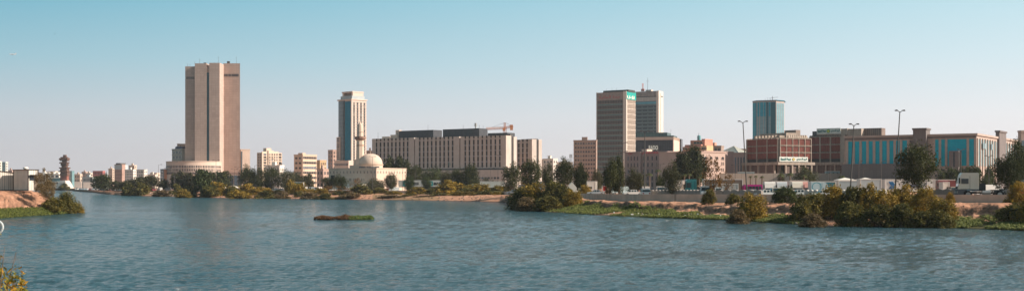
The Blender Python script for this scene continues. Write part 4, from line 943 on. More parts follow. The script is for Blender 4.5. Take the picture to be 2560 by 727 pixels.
# ================================================================== VEHICLES
tyre = M('tyre rubber', (.02, .02, .02), .9); rim = M('wheel rim', (.3, .3, .3), .4, metal=.5); chas = M('black chassis', (.03, .03, .03), .7); lampw = M('clear lamp', (.7, .7, .65), .2); lampr = M('red lamp', (.4, .02, .02), .3)
carg = glass('car glass', (.03, .045, .05), .08)
def wheel(parent, x, y, r, w=.24):
    o = MB().tube((x, y-w/2, r), (x, y+w/2, r), r, r, 14).build('wheel', tyre, parent)
    MB().tube((x, y-w/2-.02, r), (x, y+w/2+.02, r), r*.58, r*.58, 10).build('rim', rim, o)
def paint(c): return M('paint %d %d %d' % c, tuple(x/100 for x in c), .35, .04, .5, spec=.5)
CARS = {}
def car(u, Y, rz, col, label, kind='saloon', group=None, dz=0):
    key = (kind, col)
    z = zg(u)+.02+dz; loc = (X(u, Y), Y, z)
    if key in CARS: return dup(CARS[key], loc, rz, label, group)
    t = thing('car' if kind != 'van' else 'van', label, 'car' if kind != 'van' else 'van', loc, rz, group); p = paint(col)
    if kind == 'saloon': L_, low, top, bl, rf = 2.3, .95, 1.45, [(-2.3, .35), (-2.28, .75), (-1.2, .95), (1.6, .98), (2.28, .9), (2.3, .35)], [(-1.25, .93), (-.55, 1.42), (.75, 1.45), (1.65, .95)]
    elif kind == 'suv': L_, low, top, bl, rf = 2.4, 1.1, 1.85, [(-2.4, .4), (-2.38, .95), (-1.3, 1.12), (2.35, 1.12), (2.4, .4)], [(-1.35, 1.1), (-.7, 1.8), (2.0, 1.82), (2.33, 1.1)]
    else: L_, low, top, bl, rf = 2.6, 1.2, 2.2, [(-2.6, .4), (-2.55, 1.0), (-2.1, 1.25), (2.6, 1.25), (2.6, .4)], [(-2.1, 1.22), (-1.5, 2.15), (2.58, 2.2), (2.6, 1.22)]
    w = .92
    MB().xprof(bl, w).build('body', p, t)
    zt = max(z_ for _, z_ in rf)
    MB().xprof([(x*.985, z_-.05) for x, z_ in rf], w*.9, taper=lambda z_: w*.93-.16*(z_-low)/(zt-low)).build('window_glass', carg, t)
    rx = [x for x, z_ in rf if z_ > zt-.1]; o = MB().box(min(rx)-.05, max(rx)+.05, -.72, .72, zt-.06, zt+.03)
    for x in (min(rx), (min(rx)+max(rx))/2, max(rx)): o.box(x-.06, x+.06, -.86, .86, low-.02, zt-.02)
    if kind == 'van': o.box(-.6, 2.61, -.90, .90, low, zt-.0)
    o.build('roof', p, t)
    for sx in (-1, 1):
        for sy in (-1, 1): wheel(t, sx*L_*.62, sy*.82, .33)
    for sy in (-1, 1):
        MB().box(-L_-.02, -L_+.08, sy*.62-.17, sy*.62+.17, .62, .8).build('headlight', lampw, t); MB().box(L_-.08, L_+.02, sy*.68-.14, sy*.68+.14, .7, .95).build('tail_light', lampr, t)
    kids(t); CARS[key] = t; return t
def tractor(u, Y, rz, col, label, name='truck_tractor', s=1.0, h=3.3, detail=True):
    """cab-over tractor unit, front towards local -x, full length about 6 m"""
    t = thing(name, label, 'truck', (X(u, Y), Y, zg(u)+.02), rz); t.scale = (s, s, s); p = paint(col)
    pts = [(-3.0, .55), (-3.05, 1.3), (-2.9, 2.0), (-2.65, h-.25), (-2.45, h), (-.55, h), (-.5, h-.1), (-.5, 1.25), (-1.15, 1.2), (-1.25, 1.15), (-1.3, .9), (-2.3, .9), (-2.35, .55)]
    pts2 = [(-3.0, 1.15), (-2.9, 2.0), (-2.65, h-.25), (-2.45, h), (-.55, h), (-.5, h-.1), (-.5, 1.15)]
    MB().xprof(pts2, 1.22).build('cab', p, t)
    MB().xprof([(-3.08, .35), (-3.06, 1.17), (-.5, 1.17), (-.5, .95), (-1.0, .95), (-1.15, 1.05), (-1.9, 1.1), (-2.3, .85), (-2.4, .35)], 1.24).build('bumper', M('dark grey plastic', (.10, .10, .11), .6), t)
    MB().xprof([(-2.99, 1.55), (-2.72, h-.55), (-2.68, h-.55), (-2.9, 1.55)], 1.1).build('windscreen', carg, t)
    for sy in (-1, 1):
        o = MB().box(-2.62, -1.75, sy*1.23-.02, sy*1.23+.02, 1.85, h-.75); o.build('side_window', carg, t)
        o = MB().box(-2.72, -1.6, sy*1.225-.015, sy*1.225+.015, 1.2, 1.22); o.box(-1.60, -1.57, sy*1.225-.015, sy*1.225+.015, 1.2, h-.4); o.build('door_seam', chas, t)
        MB().box(-2.95, -2.8, sy*1.42-.1, sy*1.42+.1, 1.9, 2.6).build('mirror', chas, t)
        MB().box(-3.12, -3.04, sy*.9-.22, sy*.9+.22, .65, .9).build('headlight', lampw, t)
    MB().box(-3.07, -3.02, -.7, .7, 1.2, 1.5).build('grille', chas, t)
    o = MB(); [o.box(-.85+k*.1, -.8+k*.1, -1.245, 1.245, 1.5, h-.5) for k in range(3)]; o.build('side_ribs', p, t)
    MB().box(-2.0, 3.0, -.45, .45, .6, .85).build('chassis', chas, t)
    MB().box(-.45, .3, -1.15, 1.15, .9, 1.9).build('engine_frame', chas, t)
    MB().tube((-.1, -.95, .75), (.9, -.95, .75), .33).build('fuel_tank', steel, t); MB().box(.9, 2.7, -.5, .5, .9, 1.1).build('fifth_wheel', chas, t)
    for x in (-1.8, 2.0):
        for sy in (-1, 1): wheel(t, x, sy*1.05, .5, .32)
    for sy in (-1, 1):
        o = MB(); n = 8; c = 2.0
        q = [(c+.68*math.cos(PI*k/n), .5+.62*math.sin(PI*k/n)) for k in range(n+1)]
        for (xa, za), (xb, zb) in zip(q, q[1:]): k0 = len(o.v); o.v += [(xa, sy*1.05-.25, za), (xb, sy*1.05-.25, zb), (xb, sy*1.05+.25, zb), (xa, sy*1.05+.25, za)]; o.f.append((k0, k0+1, k0+2, k0+3)); o.m.append(0)
        o.build('mudguard', chas, t)
    return t
def trailer(u0, u1, vt, Y, col, label, rz=0, name='box_trailer', hbox=2.7, body=None, stripe=None):
    """box semi-trailer broadside, seen from u0 to u1"""
    w = (u1-u0)/F*Y; zt = Z(vt, Y)-zg(u0); t = thing(name, label, 'trailer', (X(u0, Y), Y, zg(u0)+.02), rz)
    z0 = max(.9, zt-hbox); mt = body or paint(col)
    MB().box(0, w, 0, 2.5, z0, zt).build('box_body', mt, t)
    fr = M('pale frame metal', (.6, .57, .54), .5)
    o = MB()
    for x in (0, w-.14): o.box(x-.01, x+.15, -.04, 2.54, z0-.02, zt+.02)
    o.box(0, w, -.03, 0, zt-.14, zt+.03); o.box(0, w, -.03, 0, z0-.03, z0+.14); o.build('edge_frame', fr, t)
    MB().box(.3, w-.2, .7, 1.8, z0-.25, z0-.02).build('chassis', chas, t)
    for k in range(2):
        for y in (.3, 2.2): wheel(t, w-1.2-1.2*k, y, .48, .3)
    for y in (.5, 2.0): MB().box(w*.25, w*.25+.15, y-.07, y+.07, .1, z0-.2).build('landing_leg', steel, t)
    t['_h'] = zt; return t, w, z0, zt
wh = (72, 68, 64)
# near white tractor behind the wall
tractor(2454, 196, -.22, (60, 54, 46), 'cream white truck tractor without trailer, parked behind wall at right', s=1.28, h=3.25)
# trailers and containers of the lorry park
t, w, z0, zt = trailer(2212, 2338, 448, 262, wh, 'long white trailer with blue mark and dark lettering behind big tree', body=M('white container sheet', (.66, .64, .62), .5, .06, .6, panel=(.5, 20, .05), pdark=.8))
nv = M('navy lettering', (.02, .035, .09)); blm = M('blue mark paint', (.02, .12, .28))
text('Hapag-Lloyd', w*.46, 1.15, nv, t, 'F', (w*.37, -.02, z0+.7), 'lettering', .03, .02)
o = MB(); o.hexa([(0, 0), (1.2, 0), (1.2, .03), (0, .03)], 0, 0.7, q2=[(.5, 0), (1.6, 0), (1.6, .03), (.5, .03)]); o.hexa([(.5, 0), (1.6, 0), (1.6, .03), (.5, .03)], .75, 1.6, q2=[(0, 0), (1.0, 0), (1.0, .03), (0, .03)]); o.build('emblem', blm, t, (w*.07, -.06, z0+.5))
grp = 'lorries and trailers in the park'
greyw = M('grey white curtain', (.40, .44, .46), .6, .08, .5, streak=.05)
trailer(2151, 2204, 447.5, 240, wh, 'grey white box trailer with pale frame, right of the shorter one', body=greyw)
trailer(2096, 2149, 452, 245, wh, 'grey white box trailer with peaked pale tent behind, left of its twin', body=greyw)
t, w, z0, zt = trailer(2028, 2090, 453.5, 238, (4, 24, 30), 'blue and white painted container trailer with pale ring drawing', body=M('petrol blue container', (.02, .14, .19), .5))
o = MB(); o.box(0, w*.5, -.045, -.035, z0+.15, zt-.15); o.build('white_field', M('pale blue field', (.42, .52, .56)), t)
n = 20; pts = [(w*.5+.9*math.cos(-PI/2+PI*i/n), (z0+zt)/2+(zt-z0-.3)/2*math.sin(-PI/2+PI*i/n)) for i in range(n+1)]
MB().poly([(x, -.042, z) for x, z in pts]).build('field_edge', MC['pale blue field'], t)
o = MB()
for i in range(24):
    a, c = 2*PI*i/24, 2*PI*(i+1)/24; zc = (z0+zt)/2
    o.poly([(w*.22+r*math.cos(q), -.052, zc+r*math.sin(q)) for r, q in ((.95, a), (.95, c), (.78, c), (.78, a))][::1])
for k in range(4): o.box(w*.32, w*.46, -.055, -.05, z0+.6+k*.35, z0+.68+k*.35)
o.box(w*.62, w*.92, -.055, -.05, zt-.45, zt-.36); o.box(w*.70, w*.82, -.055, -.05, z0+.7, z0+1.3); o.build('ring_drawing', M('petrol line paint', (.10, .30, .36)), t)
trailer(1976, 2021, 451, 300, wh, 'tall white container behind the cluster of white lorries', body=white)
trailer(1930, 1975, 453, 320, (28, 8, 7), 'red brown container behind the cluster of white lorries', body=M('red brown container', (.24, .07, .055)))
trailer(1760, 1857, 448, 262, (14, 12, 11), 'long trailer with dark brown canvas top right of teal cab', body=M('brown canvas', (.15, .12, .10), .9, .2, .6))
trailer(1785, 1846, 459, 252, wh, 'low grey white container in front of the brown canvas trailer', body=M('dusty white box', (.42, .40, .38), .7, .1, .6))
tractor(1745, 262, 0.0, (2, 16, 17), 'dark teal lorry cab at head of brown canvas trailer', s=1.0, h=3.7)
trailer(1706, 1727, 450.5, 330, wh, 'small white container right of another behind canvas tents', body=white); trailer(1687, 1704, 450.5, 335, wh, 'small white container, left one behind canvas tents', body=white)
# lorries facing the camera
for u, Y, c, lab in ((1919, 250, wh, 'white lorry cab facing the water beside the pink bus'), (1949, 258, (50, 52, 54), 'silver lorry cab facing the water behind round green bush'), (1987, 255, (64, 60, 52), 'cream lorry cab facing the water left of painted container'), (2012, 270, (58, 30, 26), 'pale red lorry cab beside the painted container')):
    tractor(u, Y, PI/2, c, lab, s=.92, h=3.3)
tractor(2349, 300, PI/2, (16, 4, 4), 'maroon lorry cab behind concrete arches right of big tree', s=1.0, h=3.4)
trailer(2345, 2398, 449, 330, (20, 5, 5), 'maroon curtain trailer behind the cream white tractor', body=M('maroon curtain', (.17, .045, .045)))
trailer(2357, 2374, 455, 280, wh, 'small white container beside the maroon lorry cab', body=white)
# pink bus
Y = 258; t = thing('bus', 'magenta bus with dark windows parked left of lamp post', 'bus', (X(1858, Y), Y, zg(1858)+.02)); w = 47/F*Y
bm = M('magenta paint', (.42, .02, .20), .4)
MB().xprof([(0, .35), (.0, 2.2), (.25, 2.5), (w-.1, 2.5), (w, 2.3), (w, .35)], 1.2).build('body', bm, t)
for i in range(5): x = .3+i*(w-.6)/5; MB().box(x+.03, x+(w-.6)/5-.08, -1.23, -1.19, 1.3, 2.15).build('window', carg, t)
MB().box(w-.02, w+.03, -1.05, 1.05, 1.2, 2.3).build('windscreen', carg, t); MB().box(0, w, -1.225, -1.2, .95, 1.1).build('pale_stripe', white, t)
for x in (.9, w-.9):
    for sy in (-1, 1): wheel(t, x, sy*1.0, .42, .26)
# MAERSK trailers
tealm = M('turquoise logo paint', (.03, .32, .34)); blkt = M('black lettering', (.02, .02, .025)); cont = M('pale container', (.62, .58, .54), .6, .06, .4, panel=(.6, 20, .05), pdark=.85)
for u0, u1, lab in ((996, 1056, 'left white Maersk container trailer half hidden by a roadside tree'.replace('Maersk ', '')), (1054, 1132, 'longer white container trailer showing black lettering and turquoise square')):
    Y = 570; t, w, z0, zt = trailer(u0, u1, 450.5, Y, wh, lab, body=cont, hbox=3.0)
    o = MB().box(w*.2, w*.2+2.4, -.07, -.04, z0+.3, z0+2.6)
    k0 = w*.2+1.2; zc = z0+1.45
    for i in range(7):
        a = PI/2+2*PI*i/7; o.poly([(k0+r*math.cos(q), -.075, zc+r*math.sin(q)) for r, q in ((.95, a), (.36, a+PI/7), (0, a), (.36, a-PI/7))][::-1], 1)
    o.build('star_logo', [tealm, white], t)
    text('MAERSK', w*.42, 1.35, blkt, t, 'F', (w*.2+2.9, -.04, z0+.8), 'lettering', .03, .03)
t, w, z0, zt = trailer(1200, 1262, 453, 520, wh, 'plain pale box trailer with bright white rear frame', body=M('grey green box', (.46, .48, .45), .6))
tractor(1194, 522, 0.1, (30, 48, 52), 'pale blue lorry cab in front of the plain pale trailer', s=1.0, h=3.6)
t, w, z0, zt = trailer(1259, 1292, 457, 560, wh, 'white container with black letters partly behind dense tree', body=cont); text('SK', 2.6, 1.3, blkt, t, 'F', (.8, -.04, z0+.6), 'lettering', .03, .03)
t, w, z0, zt = trailer(1468, 1489, 453, 330, wh, 'small white refrigerated container with dark unit on its end', body=white)
MB().box(w, w+.5, .3, 2.2, z0, zt).build('cooling_unit', M('reefer unit white', (.66, .64, .6)), t); MB().box(w-2, w-1, -.06, 0, z0+.6, z0+1.2).build('vent', chas, t)
trailer(1506, 1519, 464, 330, (45, 4, 4), 'bright red small trailer left of the dense double tree', body=M('bright red', (.45, .03, .03)), hbox=1.7)
trailer(733, 758, 455, 600, (2, 16, 18), 'dark teal container box above orange bushes', body=M('dark teal container', (.03, .15, .17)))
trailer(1343, 1356, 453, 420, (2, 16, 26), 'small blue container glimpsed between two dark trees', body=M('mid blue container', (.03, .18, .33)))
trailer(1296, 1312, 461, 400, wh, 'low pale trailer left of the big bush', body=white, hbox=1.8)
Y = 330; 
t = thing('white_tent', 'white peaked tent between two dark trees', 'tent', (X(1429, Y), Y, zg(1429))); hh = Z(455, Y)-zg(1429); MB().xprof([(-1.3, 0), (-1.3, hh*.6), (0, hh), (1.3, hh*.6), (1.3, 0)], 2).build('canvas', shade, t)
for u, lab in ((2112, 'left of two pale peaked tents above grey white trailers'), (2163, 'right of two pale peaked tents above grey white trailers')):
    Y = 330; t = thing('peaked_tent', lab, 'tent', (X(u, Y), Y, zg(u)), 0, 'peaked tents'); MB().lathe([(3.4, 0), (3.4, Z(449.5, Y)-zg(u)), (.2, Z(444, Y)-zg(u))], 4, phase=PI/4).build('canvas', shade, t)
for u, lab, s_ in ((1708, 'left brown canvas tent with slack roof behind barrier blocks', 1.2), (1724, 'right brown canvas tent with slack roof behind barrier blocks', .9)):
    Y = 285; t = thing('canvas_tent', lab, 'tent', (X(u, Y), Y, zg(u)), .3); MB().lathe([(2.2*s_, 0), (1.9*s_, .9), (.9*s_, 1.7), (.1, 2.3*s_)], 7).build('canvas', M('tan canvas', (.34, .24, .18), .9, .2, 1), t)
# cars near
car(1613, 254, -PI/2, (70, 69, 67), 'white off road car seen from behind next to tall lamp post', 'suv')
car(1912, 232, 0.1, (70, 69, 67), 'white saloon half hidden by the wall near magenta bus', 'saloon')
car(1612, 300, -PI/2, (68, 66, 64), 'white van roof showing above the white off road car', 'van')
car(1763, 240, 1.45, (60, 60, 60), 'pale grey van behind scalloped blocks below the sparse tree', 'van'); car(1737, 250, .1, (40, 40, 41), 'grey saloon behind scalloped blocks by teal cab')
car(2385, 250, PI/2, (50, 42, 34), 'beige pickup like car right of small white container', 'suv')
car(2465, 235, .2, (70, 69, 67), 'white van immediately behind the cream white tractor', 'van'); car(2502, 245, .1, (45, 47, 50), 'silver saloon behind rear wheels of the tractor'); car(2525, 240, .1, (66, 62, 58), 'pale saloon between tractor and right edge tree')
car(2060, 215, .05, (66, 64, 60), 'pale saloon roof behind orange bushes below painted container')
for u, Y, rz, c, k, lab in ((399, 690, -.9, (70, 69, 67), 'suv', 'white off road car at end of the far car park by a lamp post'), (384, 690, -1.2, (25, 4, 4), 'saloon', 'dark red saloon left of the white off road car'), (374, 700, 0, (30, 34, 40), 'saloon', 'blue grey saloon left of the dark red saloon'),
    (341, 720, 0, (66, 62, 60), 'saloon', 'pale saloon alone below the pair of white apartment blocks'), (418, 680, 0, (8, 8, 9), 'suv', 'black off road car right of the white one'),
    (650, 640, 0, (66, 62, 60), 'saloon', 'leftmost pale saloon under the dark trees right of tall tower'), (690, 640, .1, (70, 69, 67), 'saloon', 'white saloon under dark trees, right of a lamp post'), (702, 640, 0, (40, 40, 42), 'saloon', 'grey saloon beside the teal container box'),
    (760, 590, 1.4, (70, 69, 67), 'van', 'white van in front of the teal container box'), (781, 600, .05, (58, 62, 64), 'van', 'long pale van in middle of far row'), (795, 600, 1.2, (66, 60, 56), 'van', 'cream van right of long pale van'), (803, 600, .1, (48, 6, 8), 'saloon', 'red saloon left of the mosque trees'),
    (866, 600, 0, (60, 62, 64), 'van', 'pale van below mosque plinth, left one'), (912, 600, .3, (30, 46, 56), 'van', 'light blue van below mosque plinth'), (945, 600, 1.3, (70, 69, 67), 'van', 'white van near mosque doorway'), (953, 575, 0, (60, 60, 60), 'saloon', 'silver saloon on the road right of mosque lamp post'), (967, 600, 0, (40, 3, 4), 'saloon', 'bright red saloon left of the white container trailers'),
    (1155, 560, .2, (66, 64, 62), 'saloon', 'pale saloon between two trees right of longer lettered container'), (1392, 420, 0, (70, 69, 67), 'van', 'white van under the trees above big bush'), (1548, 330, .2, (45, 56, 58), 'van', 'pale blue van with long windows right of dense double tree')):
    car(u, Y, rz, c, lab, k)
for u, Y, rz, c, k, lab in ((1651, 285, 1.5, (66, 64, 60), 'van', 'pale van between olive tree and white off road car'), (1674, 262, .1, (30, 32, 36), 'saloon', 'dark blue grey saloon under olive tree below plain pink wing'), (1700, 270, .05, (60, 58, 55), 'saloon', 'pale saloon in front of the left canvas tent'), (1778, 246, .1, (50, 52, 54), 'suv', 'silver off road car at foot of the sparse tree'),
    (1880, 246, 0, (70, 69, 67), 'saloon', 'white saloon before the magenta bus'), (1938, 236, .05, (66, 60, 52), 'suv', 'cream off road car before silver lorry cab'), (1966, 238, .1, (20, 22, 24), 'saloon', 'black saloon behind round dark green bush'), (1998, 236, 0, (70, 69, 67), 'saloon', 'white saloon before the cream lorry cab'),
    (1330, 410, .1, (70, 69, 67), 'van', 'white van under second dark tree above big bush'), (1283, 415, 0, (25, 30, 36), 'saloon', 'dark saloon under the tree at right end of pale trailer'), (1455, 330, .2, (66, 64, 60), 'suv', 'pale off road car between golden bush and refrigerated container'), (1490, 310, 0, (50, 52, 54), 'saloon', 'silver saloon right below refrigerated container'), (1582, 285, .1, (66, 65, 63), 'saloon', 'white saloon under rounded olive tree'),
    (1140, 555, 0, (66, 64, 60), 'saloon', 'cream saloon directly right of longer lettered container'), (985, 590, .2, (70, 69, 67), 'van', 'white van left of the left container trailer'), (832, 605, .4, (66, 62, 58), 'saloon', 'pale saloon under dark rounded tree before mosque'), (740, 598, 1.3, (70, 69, 67), 'van', 'white van left half hidden by golden bush'), (715, 640, .1, (52, 54, 56), 'saloon', 'silver saloon left of the teal container box'),
    (2432, 250, .1, (60, 58, 56), 'saloon', 'pale saloon hidden behind the cream white tractor cab'), (2545, 232, .1, (50, 10, 8), 'saloon', 'red saloon under right edge tree')):
    car(u, Y, rz, c, lab, k)
cc = [(66, 62, 60), (20, 24, 28), (34, 42, 48), (60, 62, 64), (25, 4, 4), (48, 50, 52)]
r3 = random.Random(11)
for i in range(19):
    car(193+i*8.3+r3.uniform(-1, 1), 905-i*9.5, PI/2+r3.uniform(-.1, .1), cc[i % 6], 'small distant car in the long row of the far left car park', r3.choice(['saloon', 'suv']), group='cars in the far left car park', dz=-.35)
# ------------------------------------------------------------------ scalloped barrier blocks
bl = M('pale precast concrete', (.30, .25, .225), .9, .15, .8, streak=.1); blw = M('whitewashed precast concrete', (.50, .45, .41), .9, .1, .8, streak=.1)
def scallop(w, h, mat):
    o = MB(); n = 8; pts = [(-w/2, 0)]+[(-w/2+w*i/n, h*(.86+.14*math.sin(PI*i/n))) for i in range(n+1)]+[(w/2, 0)]
    return o.xprof(pts[::-1], .25).mesh('barrier_block', mat)
def row(u0, u1, n, d, h, mat, lab, grp):
    me = None
    for i in range(n):
        u = u0+(u1-u0)*(i+.5)/n; Y = ip(WY, u)+d
        if me is None:
            uA, uB = u0, u1; YA, YB = ip(WY, uA)+d, ip(WY, uB)+d
            me = scallop(math.hypot(X(uB, YB)-X(uA, YA), YB-YA)/n*1.02, h, mat)
        o = link('barrier_block', me, None, (X(u, Y), Y, zg(u)), math.atan2(ip(WY, u+20)-ip(WY, u-20), X(u+20, ip(WY, u+20))-X(u-20, ip(WY, u-20))))
        tag(o, lab, 'barrier', grp)
row(1627, 1790, 19, 12, 1.5, bl, 'narrow scalloped concrete barrier block in the row behind the wall below pink building', 'narrow scalloped barrier blocks')
row(1790, 1905, 6, 10, 1.5, bl, 'wide scalloped concrete barrier block in the row before the brown canvas trailer', 'wide scalloped barrier blocks')
row(2012, 2215, 18, 9, 1.5, blw, 'whitewashed scalloped barrier block in the row before grey white trailers', 'whitewashed barrier blocks')
row(2298, 2400, 5, 9, 1.6, bl, 'grey scalloped barrier block left of the cream white tractor', 'grey scalloped barrier blocks by the tractor')
row(2512, 2545, 1, 9, 1.6, bl, 'single grey scalloped barrier block right of the tractor', None)
row(1040, 1130, 12, 14, 1.5, bl, 'small scalloped barrier block in front of the longer lettered container', 'scalloped blocks before the longer lettered container')
# ------------------------------------------------------------------ street lamps
LM = M('lamp grey metal', (.085, .075, .07), .5, metal=.2)
def lamp(ub, ut, vt, Y, label, arms=2, span=26, extra=None, r=.15, rz=0):
    z0 = zg(ub); t = thing('street_lamp', label, 'street lamp', (X(ub, Y), Y, z0), 0, 'street lamps'); h = Z(vt, Y)-z0; dx = X(ut, Y)-X(ub, Y)
    MB().tube((0, 0, 0), (dx*.97, 0, h*.985), r, r*.55, 8).build('pole', LM, t)
    def heads(zt, xx):
        sw = span/2/F*Y
        for sg in ((-1, 1) if arms == 2 else (1,)):
            o = MB().tube((xx, 0, zt-.35), (xx+sg*sw*.45, 0, zt-.05), r*.45, r*.4, 6); o.build('lamp_arm', LM, t)
            o = MB().xprof([(xx+sg*sw*.4, zt-.1), (xx+sg*sw*.5, zt+.08), (xx+sg*sw*.8, zt+.12), (xx+sg*sw, zt-.02), (xx+sg*sw*.9, zt-.12)][::sg], .2); o.build('lamp_head', LM, t)
    heads(h, dx)
    if extra: heads(Z(extra, Y)-z0, dx*.9)
for a in ((1868, 1857, 303, 236, 'leaning tall twin lamp post before the post office'), (2125, 2135, 310, 216, 'twin lamp post leaning right before left end of teal building'), (2237, 2250, 276, 208, 'tallest twin lamp post, left of the big tree by the trailer'),
          (1611, 1612, 327, 262, 'straight twin lamp post beside white off road car')): lamp(*a)
lamp(1556, 1557, 356, 330, 'lamp post with two levels of twin heads before the concrete office tower', extra=378)
for u, v, Y, lab, ar in ((2403, 373, 330, 'twin lamp post before the entrance portal of teal building', 2), (2472, 389, 340, 'twin lamp post before the lit side of teal building', 2), (2294, 347, 300, 'twin lamp post rising behind big tree at stair tower', 2), (2343, 406, 420, 'short lamp post between big tree and tractor', 2),
    (2147, 402, 420, 'slim lamp post with pale head above left grey white trailer', 1), (2203, 403, 420, 'slim lamp post with pale head above right grey white trailer', 1), (2158, 421, 460, 'smallest lamp post before grey base wall', 1), (2075, 410, 430, 'slim lamp post before the post office wing', 1),
    (1838, 412, 420, 'lamp post before the pyramid building', 2), (1636, 414, 450, 'lamp post before red lettering building, right of palm', 2), (1651, 409, 470, 'thin lamp post before red lettering building near palms', 2), (1500, 400, 600, 'thin lamp post at left foot of concrete office tower', 1),
    (1245, 386, 530, 'twin lamp post rising above plain pale trailer', 2), (1200, 415, 620, 'lamp post before right half of long pale block podium', 2), (1227, 420, 640, 'thin lamp post between two taller ones by the podium', 1), (1094, 414, 640, 'left of two close twin lamp posts before long pale block', 2), (1107, 411, 640, 'right of two close twin lamp posts before long pale block', 2),
    (1038, 418, 620, 'lamp post behind left container trailer', 1), (1007, 415, 620, 'lamp post at right end of the mosque wall', 1), (931, 391, 585, 'twin lamp post in front of the mosque corner', 2), (836, 424, 600, 'thin lamp post left part of mosque front', 1), (789, 414, 600, 'lamp post between orange flats and mosque', 1), (760, 421, 700, 'lamp post before the orange peach flats', 1), (675, 397, 640, 'twin lamp post before the cream tower block', 2),
    (636, 413, 700, 'lamp post right of the plain slab block', 1), (595, 417, 720, 'right of two lamp posts above arched canopies', 2), (586, 422, 720, 'left of two lamp posts above arched canopies', 2), (540, 400, 680, 'tall twin lamp post before foot of tall tower', 2), (527, 430, 700, 'short lamp post right of dark bank tree', 1), (486, 430, 700, 'short lamp post left of dark bank tree', 1), (435, 404, 690, 'tall lamp post before left part of round drum', 1), (420, 420, 700, 'twin lamp post at left edge of the round drum', 2), (396, 411, 700, 'single arm lamp post beside the white off road car far left', 1), (354, 424, 720, 'twin lamp post before right white apartment block', 2), (254, 440, 800, 'lamp post before dark round tree far left', 1), (437, 436, 660, 'short lamp post before left trees of the round drum', 1), (425, 440, 660, 'shortest lamp post left of round drum trees', 1), (299, 436, 780, 'lamp post in far left car park right end', 1)):
    lamp(u, u, v, Y, lab, ar, span=20 if Y > 500 else 22, r=.13)
# ================================================================== PLANTS
def crownmesh(name, seed, mat, ncl=26, nl=70, leaf=.11, shape='round', cr=(.22, .42), asp=.5):
    r = random.Random(seed); vs = []; fs = []
    for c in range(ncl):
        while True:
            x, y, z = r.uniform(-1, 1), r.uniform(-1, 1), r.uniform(-1, 1)
            d = x*x+y*y+z*z
            if .12 < d < 1: break
        s = .74
        if shape == 'cone': k = 1-.45*(z+1)/2; x *= k; y *= k
        if shape == 'bush': z = abs(z)*1.7-.85; k = 1-.25*(z+1)/2; x *= k; y *= k
        cx, cy, cz = x*s, y*s, z*s; R_ = r.uniform(*cr)
        for i in range(nl):
            v = Vector((r.gauss(0, 1), r.gauss(0, 1), r.gauss(0, 1))).normalized()*R_*(r.random()**.45)
            if shape == 'bush': v.z *= 1.05
            p = Vector((cx, cy, cz))+v
            if p.z < -1: p.z = -1+r.random()*.3
            a = Vector((r.gauss(0, 1), r.gauss(0, 1), r.gauss(0, .8))).normalized(); b_ = a.orthogonal().normalized(); b_ = (b_*math.cos(i)+a.cross(b_)*math.sin(i))
            L_ = leaf*r.uniform(.6, 1.3); n = len(vs)
            vs += [tuple(p-a*L_*.5), tuple(p+b_*L_*asp*.5), tuple(p+a*L_*.5), tuple(p-b_*L_*asp*.5)]; fs.append((n, n+1, n+2, n+3))
    q = lambda i, f: sorted(abs(v[i]) for v in vs)[int(len(vs)*f)]
    sx, sy = q(0, .975), q(1, .975); zs = sorted(v[2] for v in vs); z0_, z1_ = zs[int(len(zs)*.015)], zs[int(len(zs)*.985)]
    me = bpy.data.meshes.new(name); me.from_pydata([(x/sx, y/sy, (z-z0_)/(z1_-z0_)) for x, y, z in vs], [], fs); me.materials.append(mat); me.update(); return me
lf_dark = leafmat('dark tree leaves', [(.010, .015, .004), (.026, .032, .009), (.055, .058, .016), (.12, .105, .028)])
lf_mid = leafmat('mid green leaves', [(.02, .03, .009), (.04, .052, .015), (.075, .085, .025), (.13, .13, .04)])
lf_olive = leafmat('grey olive leaves', [(.025, .026, .012), (.05, .048, .022), (.09, .08, .035), (.15, .125, .06)])
lf_gold = leafmat('golden tamarisk leaves', [(.05, .045, .012), (.15, .11, .02), (.33, .20, .03), (.52, .31, .05)])
lf_goldg = leafmat('olive gold leaves', [(.022, .024, .008), (.06, .058, .016), (.15, .12, .028), (.36, .24, .05)])
lf_grey = leafmat('dry grey brown twigs', [(.06, .04, .02), (.12, .08, .038), (.20, .13, .06), (.26, .18, .08)])
lf_orange = leafmat('bright orange foreground leaves', [(.05, .07, .01), (.16, .15, .02), (.42, .20, .02), (.60, .26, .02)])
lf_rust = leafmat('rusty leaves', [(.06, .03, .01), (.14, .065, .02), (.2, .10, .03), (.1, .09, .03)])
bark = M('grey brown bark', (.14, .10, .075), .95, .2, 3)
CM = {}
def cm(kind, i, hi):
    k = (kind, i % 3, hi)
    if k in CM: return CM[k]
    sd_ = hash_(kind)+i % 3*17
    big = dict(ncl=60, nl=110, leaf=.085) if hi else dict(ncl=34, nl=85, leaf=.17)
    P = {'dark': (lf_dark, 'round'), 'mid': (lf_mid, 'round'), 'olive': (lf_olive, 'round'), 'cone': (lf_dark, 'cone'), 'gold': (lf_gold, 'bush'), 'goldg': (lf_goldg, 'bush'), 'grey': (lf_grey, 'bush'), 'rust': (lf_rust, 'round'), 'shrub': (lf_mid, 'bush'), 'bright': (lf_orange, 'bush'), 'dense': (lf_dark, 'round'), 'wisp': (lf_grey, 'round'), 'goldr': (lf_goldg, 'cone')}[kind]
    if kind == 'dense': big = dict(ncl=130, nl=120, leaf=.09, cr=(.16, .32))
    if kind == 'wisp': big = dict(ncl=60, nl=110, leaf=.085, cr=(.12, .3), asp=.3)
    if kind == 'rust': big = dict(ncl=30, nl=34, leaf=.10, cr=(.12, .26)) 
    if kind in ('gold', 'goldg', 'grey', 'shrub', 'bright'): big = dict(ncl=110, nl=60, leaf=.105, cr=(.10, .26), asp=.42) if hi else dict(ncl=44, nl=60, leaf=.16, cr=(.16, .32))
    CM[k] = crownmesh('crown', sd_, P[0], shape=P[1], **big); return CM[k]
